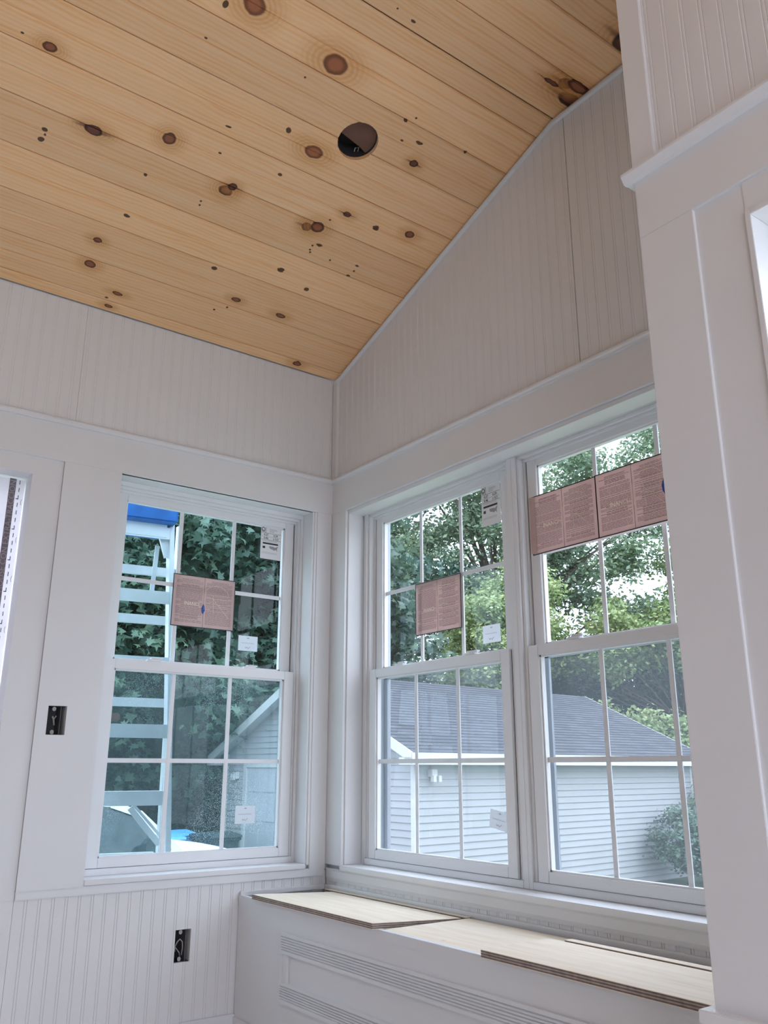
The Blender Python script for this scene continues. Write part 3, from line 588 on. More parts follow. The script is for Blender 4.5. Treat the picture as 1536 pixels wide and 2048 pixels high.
# ================================================================== WINDOWS  (local: u right, v outward, z up)
def sash(name, parent, u0, u1, z0, z1, vf, th, st, top, bot, gmat, cols=3):
    """sash frame with stile st, glazing and colonial grid"""
    mb = MB()
    for (a, b, c, d) in ((u0, u0+st, z0, z1), (u1-st, u1, z0, z1), (u0+st, u1-st, z1-top, z1), (u0+st, u1-st, z0, z0+bot)): mb.box(a, b, vf, vf+th, c, d)
    s = mb.build(name, vinyl, parent, .0015)
    gu0, gu1, gz0, gz1 = u0+st, u1-st, z0+bot, z1-top
    # glazing bead: sloped strip around the glass
    gb = MB()
    for (a, b, c, d) in ((gu0, gu0+.006, gz0, gz1), (gu1-.006, gu1, gz0, gz1), (gu0, gu1, gz1-.006, gz1), (gu0, gu1, gz0, gz0+.006)): gb.box(a, b, vf+.008, vf+th-.004, c, d)
    gb.build('glazing_bead', vinyl, s)
    gv = vf+.016
    MB().box(gu0+.004, gu1-.004, gv+.010, gv+.012, gz0+.004, gz1-.004).build('glass_pane', gmat, s)
    for k in range(1, cols):
        c = gu0 + (gu1-gu0)*k/cols
        MB().box(c-.0085, c+.0085, gv+.001, gv+.007, gz0+.004, gz1-.004).build('muntin', grid_mat, s, .001)
    c = (gz0+gz1)/2
    MB().box(gu0+.004, gu1-.004, gv+.0015, gv+.0065, c-.0085, c+.0085).build('muntin', grid_mat, s, .001)
    return s, (gu0, gu1, gz0, gz1, gv)
def dh_window(n, loc, rz, W, m, gm_up, gm_lo, scr, wet=False):
    """W frame width, m margin to the sash; local z=0 at the stool top (0.655)"""
    w = empty('window_%d' % n, loc, rz, kind='structure')
    H = 1.521
    fr = MB(); V0, V1, V2 = .087, .150, .215
    # stepped vinyl frame: jambs and head, outer face plus two inner steps
    for (a, b) in ((0, m*.45), (W-m*.45, W)): fr.box(a, b, V0-.003, V1, 0, H-.018)
    for (a, b) in ((m*.45, m*.75), (W-m*.75, W-m*.45)): fr.box(a, b, V0+.006, V1, .024, H-.030)
    for (a, b) in ((m*.75, m-.003), (W-m+.003, W-m*.75)): fr.box(a, b, V0+.028, V1, .79, H-.040); fr.box(a, b, V0+.008, V0+.027, .024, .79)
    fr.box(0, W, V0-.003, V1, H-.018, H); fr.box(m*.45, W-m*.45, V0+.010, V1, H-.030, H-.018); fr.box(m*.7, W-m*.7, V0+.024, V1, H-.040, H-.030)
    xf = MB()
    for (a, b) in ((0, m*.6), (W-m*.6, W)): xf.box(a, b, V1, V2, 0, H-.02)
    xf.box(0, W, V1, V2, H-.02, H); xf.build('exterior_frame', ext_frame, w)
    fr.build('frame', vinyl, w, .0012)
    sl = MB().box(m*.45, W-m*.45, V0-.004, V1, 0.0, .024).build('frame_sill', vinyl, w, .002)
    MB().box(m-.0028, m-.0002, V0+.009, V0+.03, .026, .788).build('dark_gap', black_gap, w); MB().box(W-m+.0002, W-m+.0028, V0+.009, V0+.03, .026, .788).build('dark_gap', black_gap, w)
    MB().box(m-.0028, m+.0018, V0+.038, V0+.05, .79, H-.045).build('dark_gap', black_gap, w); MB().box(W-m-.0018, W-m+.0028, V0+.038, V0+.05, .79, H-.045).build('dark_gap', black_gap, w)
    up, gu = sash('upper_sash', w, m+.002, W-m-.002, .765, H-.032, V0+.033, .030, .046, .034, .030, gm_up)
    lo_, gl = sash('lower_sash', w, m, W-m, .026, .790, V0-.002, .030, .046, .036, .034, gm_lo)
    for c in (m+.205, W-m-.215):
        lk = MB().box(c-.028, c+.028, V0+.000, V0+.024, .790, .800); lk.box(c-.012, c+.038, V0+.004, V0+.022, .800, .807)
        lk.build('sash_lock', vinyl, lo_, .002)
    # exterior: half screen, brickmould
    MB().box(m*.6, W-m*.6, V2-.030, V2-.0295, .01, .775).build('insect_screen', scr, w)
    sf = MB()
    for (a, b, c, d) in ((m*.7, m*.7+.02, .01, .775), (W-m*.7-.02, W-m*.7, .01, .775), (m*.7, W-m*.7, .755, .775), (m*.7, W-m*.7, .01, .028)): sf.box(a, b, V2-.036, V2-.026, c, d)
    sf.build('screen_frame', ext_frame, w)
    return w, gu, gl
win1, g1u, g1l = dh_window(1, (-1.019, 0, 0.655), 0, 0.911, 0.029, glass_left, glass_left_low, screen_l)
# right-hand windows: local u -> -y, v -> +x
win3, g3u, g3l = dh_window(3, (0, -0.140, 0.655), -PI/2, 0.957, 0.046, glass_right, glass_right, screen_r)
win4, g4u, g4l = dh_window(4, (0, -1.0985, 0.655), -PI/2, 0.957, 0.046, glass_right, glass_right, screen_r)
# jamb extensions
t10 = trim(10)
B('jamb_board', trim_paint, -1.030, -1.018, 0.001, 0.088, 0.655, HZ1, t10); B('jamb_board', trim_paint, -0.108, -0.0975, 0.001, 0.088, 0.655, HZ1, t10)
B('jamb_board', trim_paint, -1.0175, -0.1085, 0.0, 0.088, HZ1, HZ1+.012, t10)
B('jamb_board', trim_paint, 0.006, 0.088, -0.1290, -0.117, 0.655, HZ1-.018, t10, .001); B('jamb_board', trim_paint, 0.006, 0.088, -2.081, -2.069, 0.655, HZ1-.018, t10, .001)
B('jamb_board', trim_paint, 0.006, 0.088, -2.081, -0.117, HZ1-.018, HZ1-.0005, t10, .001)
B('mull_cover', vinyl, 0.083, 0.215, -1.1010, -1.0965, 0.655, HZ1-.02, t10)
# window 2 opening covered with house wrap, and the near-wall window
win2 = empty('window_2', (-1.9, 0, 0.655), kind='structure')
def wp(name, mat, *a, **k):
    o = B(name, mat, *a, win2, **k); o.matrix_parent_inverse = Matrix.Translation((1.9, 0, -0.655)); return o
bpy.context.view_layer.update()
wp('jamb_board', trim_paint, -1.357, -1.345, 0.0125, 0.085, 0.655, 2.106); wp('jamb_board', trim_paint, -2.449, -1.3575, 0.0125, 0.085, 2.106, 2.118)
wp('jamb_board', trim_paint, -2.462, -2.45, 0.0125, 0.085, 0.655, 2.106); wp('stool', trim_paint, -2.449, -1.358, -0.012, 0.085, 0.643, 0.655)
hw = empty('house_wrap', (-1.9, 0.092, 0.66), label='white building wrap stapled over the window opening at left edge', category='building wrap')
def wrap_sheet():
    mb = MB(); nx, nz = 28, 24
    g = [[(-0.545 + 1.086*i/nx, 0.003*math.sin(i*1.3+j*.4)*math.cos(j*.9), 1.44*j/nz) for i in range(nx+1)] for j in range(nz+1)]
    mb.v = [p for row in g for p in row]; 
    for j in range(nz):
        for i in range(nx): mb.f.append((j*(nx+1)+i, j*(nx+1)+i+1, (j+1)*(nx+1)+i+1, (j+1)*(nx+1)+i)); mb.m.append(0)
    return mb.build('sheet', wrap_mat, hw, smooth=True)
wrap_sheet()
# printed grey band with lettering running upwards, dashed line beside it
MB().box(0.484, 0.508, -.0065, -.006, 0.0, 1.44).build('printed_band', wrap_band, hw)
tv, tf, tw = text_mesh('EXTRA-TRACCION  HOUSE CON EXTRA-TRACCION   ', .030)
mb = MB(); mb.v = [(0.5065-y, -.0072, 1.432-(tw-x)*1.0) for x, y in tv]; mb.f = tf; mb.m = [0]*len(tf)
mb.build('lettering', wrap_text, hw, kind='stuff')
db = MB()
for i in range(48):
    z = .01+i*.03; db.box(.5195, .5220, -.0068, -.0062, z, z+.016)
    if i % 4 == 1: db.box(.5125, .5220, -.0068, -.0062, z, z+.003)
db.build('dashed_line', lbl_ink, hw, kind='stuff')
for z in (0.70, 0.86, 1.05, 1.20, 1.35): MB().tube([(.536+.004*math.cos(a), -.008, z+.012*math.sin(a)) for a in [PI*.6+i*.35 for i in range(8)]], .0010, 5).build('staple', tab_mat, hw)
# near-wall window (only its edge shows): jamb lined opening and sash
win5 = empty('window_5', (JX, -2.507, 0.655), -PI/2, kind='structure')
MB().box(0, .012, -.006, .15, 0, 1.451).build('jamb_board', trim_paint, win5, .001); MB().box(1.101, 1.113, -.006, .15, 0, 1.451).build('jamb_board', trim_paint, win5)
MB().box(.012, 1.101, -.006, .15, 1.439, 1.451).build('jamb_board', trim_paint, win5, .001); MB().box(0, 1.113, -.02, .15, -.02, 0).build('stool', trim_paint, win5)
fr5 = MB()
for (a, b, c, d) in ((.012, .05, 0, 1.439), (1.063, 1.101, 0, 1.439), (.05, 1.063, 1.40, 1.439), (.05, 1.063, 0, .05), (.05, 1.063, .70, .74)): fr5.box(a, b, .09, .15, c, d)
s5 = fr5.build('frame', vinyl, win5, .001); MB().box(.05, 1.063, .115, .118, .05, 1.40).build('glass_pane', glass_right, win5)

# ---- stickers on the glass
def quad_on(win, u0, u1, z0, z1, v, slant=0.0):
    return MB()
def sticker(kind, w, u, z, wd, ht, v, label, tilt=0.0, group=None, blue=None, seed=1, curl=False):
    """thing standing on window w (local coords u,v,z of lower left corner)"""
    base = w.matrix_world @ Vector((u, v, z)); rz = w.rotation_euler[2]
    cat = {'film': 'sticker', 'rating': 'sticker', 'small': 'sticker'}[kind]
    nm = {'film': 'protective_film', 'rating': 'rating_sticker', 'small': 'square_sticker'}[kind]
    e = empty(nm, tuple(base), rz, label=label, category=cat)
    e.rotation_euler = (0, tilt, rz)
    if group: e['group'] = group
    rg = random.Random(seed)
    nseg = 16
    def sheet(x0, x1, z0, z1, y, mat, name, wav=0.0):
        mb = MB(); n = nseg
        for k in range(n+1):
            x = x0+(x1-x0)*k/n; yy = y + wav*math.sin(k*1.9)*.5
            if curl and k == 0: yy -= .012
            mb.v += [(x, yy-.0004, z0), (x, yy-.0004, z1), (x, yy+.0004, z0), (x, yy+.0004, z1)]
        for k in range(n):
            i = 4*k; mb.f += [(i, i+4, i+5, i+1), (i+6, i+2, i+3, i+7), (i+1, i+5, i+7, i+3), (i+4, i, i+2, i+6)]; mb.m += [0]*4
        mb.f += [(0, 1, 3, 2), (4*n, 4*n+2, 4*n+3, 4*n+1)]; mb.m += [0, 0]
        return mb.build(name, mat, e)
    if kind == 'film':
        MB().box(-.0035, 0, -.0008, .0012, -.0035, ht+.0035).box(wd, wd+.0035, -.0008, .0012, -.0035, ht+.0035).box(0, wd, -.0008, .0012, -.0035, 0).box(0, wd, -.0008, .0012, ht, ht+.0035).build('dark_edge', lbl_black, e); sheet(0, wd, 0, ht, 0, pink_film, 'film')
        pr = MB(); Y = -.0012
        def dash(x0, x1, zz, h): pr.box(x0, x1, Y-.0002, Y, zz, zz+h)
        pr.box(wd*.492, wd*.500, Y-.0002, Y, 0, ht)
        for c0, c1 in ((.045, .47), (.53, .955)):
            zz = ht*.93; row = 0
            while zz > ht*.06:
                big = rg.random() < .14; h = .0028 if big else .0018
                a = wd*c0; b = wd*c1
                if row in (0, 1, 5) or big: a += wd*.08; b -= wd*.06
                x = a
                while x < b:
                    l = rg.uniform(.006, .022); dash(x, min(x+l, b), zz, h); x += l + rg.uniform(.0015, .003)
                zz -= h + (.0048 if rg.random() < .12 else .0024); row += 1
        pr.build('fine_print', pink_ink, e, kind='stuff')
        pm = MB(); cx, cz = wd*.70, ht*.62
        arc = [(wd*.50, Y-.0006, ht*.35), (wd*.50, Y-.0006, ht*.62)] + [(wd*.70-wd*.20*math.cos(a), Y-.0006, ht*.66+ht*.20*math.sin(a)) for a in [i*PI/8 for i in range(9)]]
        pm.tube(arc, .0009, 4)
        pm.tube([(wd*.64, Y-.0006, ht*.66), (wd*.66, Y-.0006, ht*.30)], .0009, 4); pm.tube([(wd*.60, Y-.0006, ht*.52), (wd*.78, Y-.0006, ht*.47)], .0008, 4); pm.tube([(wd*.62, Y-.0006, ht*.62), (wd*.92, Y-.0006, ht*.22)], .0009, 4)
        pm.build('pale_arch_mark', pale_ink, e, kind='stuff')
        tv, tf, tw = text_mesh('INANCI', .034, bold=.0006); mb = MB(); s_ = wd*.24/tw
        mb.v = [(wd*.18+x*s_, Y-.0006, ht*.42+y*s_) for x, y in tv]; mb.f = tf; mb.m = [0]*len(tf); mb.build('pale_lettering', pale_ink, e, kind='stuff')
        if blue:
            bx, bz = wd*blue[0], ht*blue[1]; q_ = blue[2]
            MB().prism([(bx, bz-.022*q_), (bx+.008*q_, bz-.004*q_), (bx+.006*q_, bz+.014*q_), (bx, bz+.024*q_), (bx-.008*q_, bz+.006*q_), (bx-.006*q_, bz-.012*q_)], lambda p, q, t: (p, t, q), Y-.0012, Y-.0006).build('blue_mark', blue_tape, e)
    elif kind == 'rating':
        sheet(0, wd, 0, ht, 0, lbl_white, 'paper'); Y = -.0006; pr = MB()
        def bx(a, b, c, d): pr.box(wd*a, wd*b, Y-.0002, Y, ht*c, ht*d)
        bx(.22, .235, .80, 1.0); bx(.03, .97, .795, .803); bx(.03, .97, .59, .598); bx(.05, .95, .69, .694)
        # house outline logo
        pr.tube([(wd*.04, Y, ht*.87), (wd*.04, Y, ht*.93), (wd*.11, Y, ht*.975), (wd*.18, Y, ht*.93), (wd*.18, Y, ht*.87), (wd*.04, Y, ht*.87)], .0017, 4)
        bx(.04, .18, .83, .845)
        bx(.10, .84, .455, .505); bx(.10, .22, .32, .39)
        for (tx, tz, sz, tt) in ((.14, .715, .075, '0.27'), (.60, .715, .075, '0.29'), (.14, .615, .075, '0.46'), (.58, .615, .075, '\u2264 0.3')):
            tv, tf, tw = text_mesh(tt, ht*sz*1.15, bold=.0003); i = len(pr.v); pr.v += [(wd*tx+x, Y-.0003, ht*tz+y) for x, y in tv]; pr.f += [tuple(i+k for k in f) for f in tf]; pr.m += [0]*len(tf)
        pr.build('print', lbl_ink, e, kind='stuff')
        fp = MB()
        for zz in (.93, .90, .87, .84): fp.box(wd*.40, wd*(.70+.1*math.sin(zz*50)), Y-.0002, Y, ht*zz, ht*(zz+.008))
        for zz in (.565, .54, .20, .17): fp.box(wd*.08, wd*.8, Y-.0002, Y, ht*zz, ht*(zz+.006))
        # outline map of the country
        mp_ = [(.42, .41), (.50, .405), (.62, .40), (.70, .385), (.74, .395), (.80, .42), (.84, .43), (.82, .385), (.80, .35), (.79, .32), (.81, .28), (.78, .275), (.76, .31), (.70, .31), (.64, .28), (.62, .30), (.56, .315), (.47, .325), (.42, .36)]
        fp.prism(mp_, lambda p, q, t: (wd*p, t, ht*q), Y-.0003, Y)
        fp.build('grey_print', lbl_grey, e, kind='stuff')
    else:
        sheet(0, wd, 0, ht, 0, small_paper, 'paper'); Y = -.0006; pr = MB()
        pr.box(wd*.44, wd*.56, Y-.0002, Y, ht*.82, ht*.86); pr.tube([(wd*.45, Y, ht*.86), (wd*.5, Y, ht*.90), (wd*.55, Y, ht*.86)], .0007, 4)
        pr.tube([(wd*(.14+.045*i), Y, ht*(.52+.025*math.sin(i*2.1))) for i in range(16)], .0007, 4)
        pr.tube([(wd*.36, Y, ht*.26), (wd*.40, Y, ht*.18), (wd*.46, Y, ht*.25), (wd*.52, Y, ht*.16), (wd*.62, Y, ht*.29)], .0012, 4)
        pr.build('print', paper_ink, e, kind='stuff')
    return e
bpy.context.view_layer.update()
z_ = lambda z: z-.655
g1v, g3v = g1u[4]-.004, g3u[4]-.004
def L1(x): return x+1.019
def R3(y): return -y-0.140
def R4(y): return -y-1.0985
sticker('film', win1, L1(-.708), z_(1.610), .284, .216, g1v, 'pink film sheet on the single left window, small blue mark on its fold', blue=(.49, .36, 1), seed=3)
sticker('film', win3, R3(-.460), z_(1.568), .284, .214, g3v, 'pink film sheet alone in the middle of the window beside the corner', seed=5)
sticker('film', win4, R4(-1.178), z_(1.770), .296, .212, g3v-.028, 'left of two joined pink film sheets, its corner curling off the glass', seed=8, curl=True)
sticker('film', win4, R4(-1.478), z_(1.770), .296, .214, g3v-.028, 'right of two joined pink film sheets, with a blue patch near the end', seed=9, blue=(.90, .50, 1.1))
sticker('rating', win1, L1(-.305), z_(1.954), .108, .153, g1v, 'white energy rating sticker in the top corner of the single left window')
sticker('rating', win3, R3(-.883), z_(1.942), .107, .162, g3v, 'white energy rating sticker in the top corner of the window beside the corner')
sticker('small', win1, L1(-.393), z_(1.527), .094, .066, g1v, 'small white sticker above the sash locks in the single left window')
sticker('small', win3, R3(-.867), z_(1.487), .095, .067, g3v, 'small white sticker above the sash locks in the window beside the corner')
sticker('small', win1, L1(-.386), z_(.815), .092, .070, g1l[4]-.004, 'small white sticker low in the single left window, over the garage door')
sticker('small', win3, R3(-.905), z_(.838), .098, .062, g3l[4]-.004, 'small translucent sticker tilted low on the glass over the siding', tilt=.17)

# ================================================================== ELECTRICAL BOXES
def ebox(label, x0, x1, z0, z1, loop):
    e = empty('electrical_box', ((x0+x1)/2, 0.012, z0), label=label, category='electrical box')
    W = x1-x0; H = z1-z0; D = .060
    mb = MB(); mb.box(-W/2, W/2, D, D+.003, 0, H); mb.box(-W/2-.0, -W/2+.002, 0, D, 0, H); mb.box(-W/2, W/2, 0, D, 0, .002); mb.box(-W/2, W/2, 0, D, H-.002, H)
    mb.build('box_shell', box_black, e); MB().box(W/2-.016, W/2-.013, .002, D, .002, H-.002).build('box_side', box_grey, e)
    MB().box(W/2-.013, W/2, .03, D, .002, H-.002).build('gap_back', box_black, e)
    for zz in (.010, H-.010):
        mb = MB(); pts = [(.007*math.cos(a), .008*math.sin(a)) for a in [i*2*PI/12 for i in range(12)]]
        mb.prism(pts, lambda p, q, t: (-.006+p, t, zz+q), .001, .003); mb.build('screw_tab', tab_mat, e)
    if loop:
        MB().tube([(-.020, .012, .035), (-.022, .010, .050), (-.014, .008, .068), (-.004, .008, .076), (.006, .008, .066), (.009, .010, .045), (.007, .014, .020)], .0021, 8).build('wire_loop', wire_mat, e, smooth=True)
        MB().tube([(-.018, .014, .048), (-.010, .016, .040), (.000, .018, .028), (.004, .020, .014)], .0018, 6).build('wire_end', wire_mat, e, smooth=True)
    else:
        MB().tube([(.004, .020, .035), (.000, .018, .055), (-.006, .014, .066)], .0032, 8).build('wire_end', wire_mat, e, smooth=True); MB().tube([(.000, .018, .055), (.007, .014, .068)], .0022, 8).build('wire_end', wire_mat, e, smooth=True)
    return e
ebox('open switch box cut into the white board left of the window', *SWB, False)
ebox('open outlet box with a looped wire, low in the beadboard', *OUT, True)

# ================================================================== WINDOW BENCH
BX = -0.402
bench = empty('window_bench', (BX, -1.1, 0), label='white built-in window bench with fluted panel moulding under the double window', category='bench')
inv = Matrix.Translation((-BX, 1.1, 0))
def bp_(o): o.matrix_parent_inverse = inv; return o
bp_(B('front_panel', trim_paint, BX, BX+.018, JY+.001, -0.003, 0.002, 0.556, bench))
bp_(B('top_rail', trim_paint, BX-.0025, BX+.018, JY+.001, -0.003, 0.530, 0.559, bench, .0012))
bp_(B('base_rail', trim_paint, BX-.008, BX+.001, JY+.001, -0.003, 0.002, 0.140, bench, .0012))
bp_(B('support_rail', ply_edge_light, -0.030, 0.0, JY+.001, -0.003, 0.50, 0.540, bench))
def fluted(y0, y1, z0, z1, nm):
    prof = [(0, z0), (-.010, z0), (-.010, z0+.010)]; n = 5; a, b = z0+.013, z1-.013
    for i in range(n):
        c0 = a+(b-a)*i/n; c1 = a+(b-a)*(i+1)/n; prof += [(-.0045, c0+.0004), (-.0095, (c0+c1)/2-.002), (-.0095, (c0+c1)/2+.002), (-.0045, c1-.0004)]
    prof += [(-.010, z1-.010), (-.010, z1), (0, z1)]
    bp_(MB().prism(prof, lambda p, q, t: (BX+p, t, q), y0, y1).build(nm, trim_paint, bench))
fluted(-1.93, -0.350, 0.407, 0.474, 'fluted_molding'); fluted(-1.93, -0.350, 0.252, 0.317, 'fluted_molding')
bp_(MB().box(BX-.0095, BX, -0.366, -0.350, .317, .407).box(BX-.007, BX, -.384, -.366, .317, .407).box(BX-.010, BX, -.398, -.386, .317, .407).build('panel_stile', trim_paint, bench, .001))
bp_(MB().box(BX-.010, BX, -1.93, -1.88, .317, .407).build('panel_stile', trim_paint, bench, .001))

def ply_sheet(label, x0, x1, y0, y1, z0, tilt=0.0, th=.018, name='plywood_sheet', n=7):
    """front edge at x0; tilt lowers the back edge (x1)"""
    e = empty(name, (x0, (y0+y1)/2, z0), label=label, category='plywood')
    e.rotation_euler = (0, tilt, 0); W = x1-x0; L_ = abs(y1-y0)/2
    MB().box(0, W, -L_, L_, th-.0016, th).build('face_veneer', ply_face, e)
    MB().box(0, W, -L_, L_, 0, .0016).build('face_veneer', ply_face, e)
    step = (th-.0032)/(n-2)
    for i in range(n-2):
        MB().box(.0004*(i % 2), W-.0004*(i % 2), -L_+.0004*(i % 2), L_-.0004*(i % 2), .0016+i*step, .0016+(i+1)*step).build('inner_ply', ply_edge_dark if i % 2 == 0 else ply_edge_light, e)
    return e
ply_sheet('left plywood sheet on the bench, front edge propped on the bench panel', -0.420, -0.058, -0.140, -0.920, 0.5595, tilt=math.asin(.0185/.362))
ply_sheet('middle plywood sheet lying flush inside the bench top', -0.383, -0.034, -0.935, -2.24, 0.5405)
ply_sheet('right plywood sheet overhanging the bench front, next to the near wall', -0.424, -0.165, -1.417, -2.225, 0.5592, th=.0195)
ply_sheet('narrow plywood strip behind the right sheet against the wall', -0.150, -0.120, -1.46, -2.22, 0.5592, th=.020, name='plywood_strip', n=5)
ply_sheet('thin plywood strip along the wall behind the left sheet', -0.044, -0.020, -0.06, -0.93, 0.5405, th=.020, name='plywood_strip', n=5)

# ================================================================== OUTDOORS
GZ = -1.20
gr = MB().box(-30, 60, 0.6, 70, GZ-.3, GZ).box(0.6, 60, -30, 0.6, GZ-.3, GZ).box(-30, 0.6, -40, -5.8, GZ-.3, GZ).box(-30, -5.0, -5.8, .6, GZ-.3, GZ).build('ground', grass, kind='structure')
B('driveway', asphalt, -8, 6.9, 5.4, 14.2, GZ, GZ+.02, kind='structure')
B('bounce_slab', concrete, -14, 14, -22, -5.7, GZ, GZ+.05, kind='structure')  # unseen pale slab, added to bounce sky light up to the ceiling
# own house outside skin (foundation below the room)
B('foundation', ext_siding, XW-.2, .2, YE-.2, .2, GZ-.3, -.25, kind='structure')

# ---- garage
GA = math.radians(4.09)
gar = empty('garage', (7.092, 8.382, GZ), GA, label='white sided detached garage with dark shingled gable roof beyond the windows', category='garage')
GL, GW, GH = 8.53, 6.05, 2.52; EXP = 0.1145
MB().box(0.02, GL-.02, 0.02, .12, 0, GH).box(0.02, GL-.02, GW-.12, GW-.02, 0, GH).box(.02, .12, .12, GW-.12, 0, GH).box(GL-.12, GL-.02, .12, GW-.12, 0, GH).build('wall_core', soffit, gar)
PK = GH + 1.42
nrow = int(GH/EXP)
for i in range(nrow):                           # long side, each siding course
    z = i*EXP; MB().prism([(0.02, z), (-.012, z), (-.012, z+.006), (0.008, z+EXP), (.02, z+EXP)], lambda p, q, t: (t, p, q), .07, GL-.07).build('siding_board', sid_lt, gar)
DY0, DY1, DZ = 0.75, 5.2, 2.25
for i in range(int((PK-.05)/EXP)):
    z = i*EXP; zt = z + EXP
    if z > GH: ins = (z-GH)/(PK-GH)*GW/2; spans = [(ins+.02, GW-ins-.02)]
    else: spans = [(.07, GW-.07)] if z > DZ+.05 else [(.07, DY0-.10), (DY1+.10, GW-.07)]
    for a, b in spans:
        if b-a > .1: MB().prism([(0.02, z), (-.012, z), (-.012, z+.006), (0.008, zt), (.02, zt)], lambda p, q, t: (p, t, q), a, b).build('siding_board', sid_lt, gar)
MB().prism([(0, GH-.02), (GW, GH-.02), (GW/2, PK-.05)], lambda p, q, t: (t, p, q), .02, .10).build('gable_core', soffit, gar)
MB().prism([(0, GH-.02), (GW, GH-.02), (GW/2, PK-.05)], lambda p, q, t: (t, p, q), GL-.10, GL-.02).build('gable_core', soffit, gar)
for (x, y) in ((-.014, -.014), (GL-.075, -.014), (-.014, GW-.075)): MB().box(x, x+.09, y, y+.09, 0, GH).build('corner_post', sid_trim, gar)
# roof
OV = .30; rs = (PK-GH)/(GW/2)
def roof_z(y): return PK + .10 - rs*abs(y-GW/2) if True else 0
for side in (0, 1):
    mb = MB(); nr = int((GW/2+OV)/CS/.14); tot = (GW/2+OV)
    courses = 26
    for i in range(courses):
        a = -OV + tot*i/courses; b = -OV + tot*(i+1)/courses
        ya, yb = (a, b) if side == 0 else (GW-a, GW-b)
        za = roof_z(ya); zb = roof_z(yb)
        P = [(-OV, ya, za+.012), (GL+OV, ya, za+.012), (GL+OV, yb, zb+.002), (-OV, yb, zb+.002)]
        sl = i*.14
        mb.poly(P, 0, [(0, sl), (GL+2*OV, sl), (GL+2*OV, sl+.14), (0, sl+.14)])
        mb.poly([(-OV, ya, za-.004), (GL+OV, ya, za-.004), (GL+OV, ya, za+.012), (-OV, ya, za+.012)], 0, [(0, sl), (1, sl), (1, sl), (0, sl)])
    me = bpy.data.meshes.new('shingles'); me.from_pydata(mb.v, [], mb.f); uvl = me.uv_layers.new(name='UVMap')
    for p in me.polygons:
        u_ = mb.uv.get(p.index)
        for li, lo__ in enumerate(p.loop_indices): uvl.data[lo__].uv = u_[li]
    o = link('shingles', me, shingle_mat, gar); o['kind'] = 'stuff'
    ys0, ys1 = (-OV, GW/2) if side == 0 else (GW+OV, GW/2)
    MB().prism([(ys0, roof_z(ys0)-.08), (ys1, roof_z(ys1)-.08), (ys1, roof_z(ys1)-.006), (ys0, roof_z(ys0)-.006)], lambda p, q, t: (t, p, q), -OV+.01, GL+OV-.01).build('roof_deck', sid_trim, gar)
    # rake boards
    for xr in (-OV-.02, GL+OV):
        MB().prism([(ys0, roof_z(ys0)-.17), (ys1, roof_z(ys1)-.17), (ys1, roof_z(ys1)+.01), (ys0, roof_z(ys0)+.01)], lambda p, q, t: (t, p, q), xr, xr+.02).build('rake_board', sid_trim, gar)
    yy = -OV if side == 0 else GW+OV
    MB().box(-OV-.02, GL+OV+.02, yy-.012, yy+.012, roof_z(yy)-.185, roof_z(yy)+.004).build('fascia', sid_trim, gar)
    a_, b_ = (-OV, 0.02) if side == 0 else (GW-.02, GW+OV)
    MB().box(-OV, GL+OV, a_, b_, roof_z(yy)-.175, roof_z(yy)-.165).build('soffit_panel', soffit, gar)
    MB().box(-OV-.02, -OV+.16, a_-.0, b_, roof_z(yy)-.185, roof_z(yy)-.07).build('eave_return', sid_trim, gar)
gd = MB()
MB().box(-.03, .02, DY0-.11, DY0, 0, DZ+.1).build('door_trim', sid_trim, gar); MB().box(-.03, .02, DY1, DY1+.11, 0, DZ+.1).build('door_trim', sid_trim, gar); MB().box(-.03, .02, DY0, DY1, DZ, DZ+.1).build('door_trim', sid_trim, gar)
dr = MB().box(0, .018, DY0, DY1, 0, DZ).build('overhead_door', door_panel, gar)
for r in range(4):
    for c in range(8):
        y0 = DY0+.08+c*(DY1-DY0-.06)/8; y1 = y0+(DY1-DY0-.06)/8-.10; z0 = .08+r*DZ/4; z1 = z0+DZ/4-.15
        MB().box(-.014, .0, y0, y1, z0, z1).build('door_raised_panel', door_panel, dr, .006)
MB().box(-.10, -.012, GW-.55, GW-.42, 2.02, 2.16).box(-.16, -.10, GW-.54, GW-.43, 2.0, 2.12).build('wall_lantern', sid_trim, gar)
MB().box(.30, .42, -.12, -.012, 2.10, 2.22).box(.28, .34, -.18, -.10, 2.02, 2.12).box(.40, .46, -.18, -.10, 2.02, 2.12).build('flood_lamp', sid_trim, gar)
# dark blank wall behind the eaves stays in shade by itself

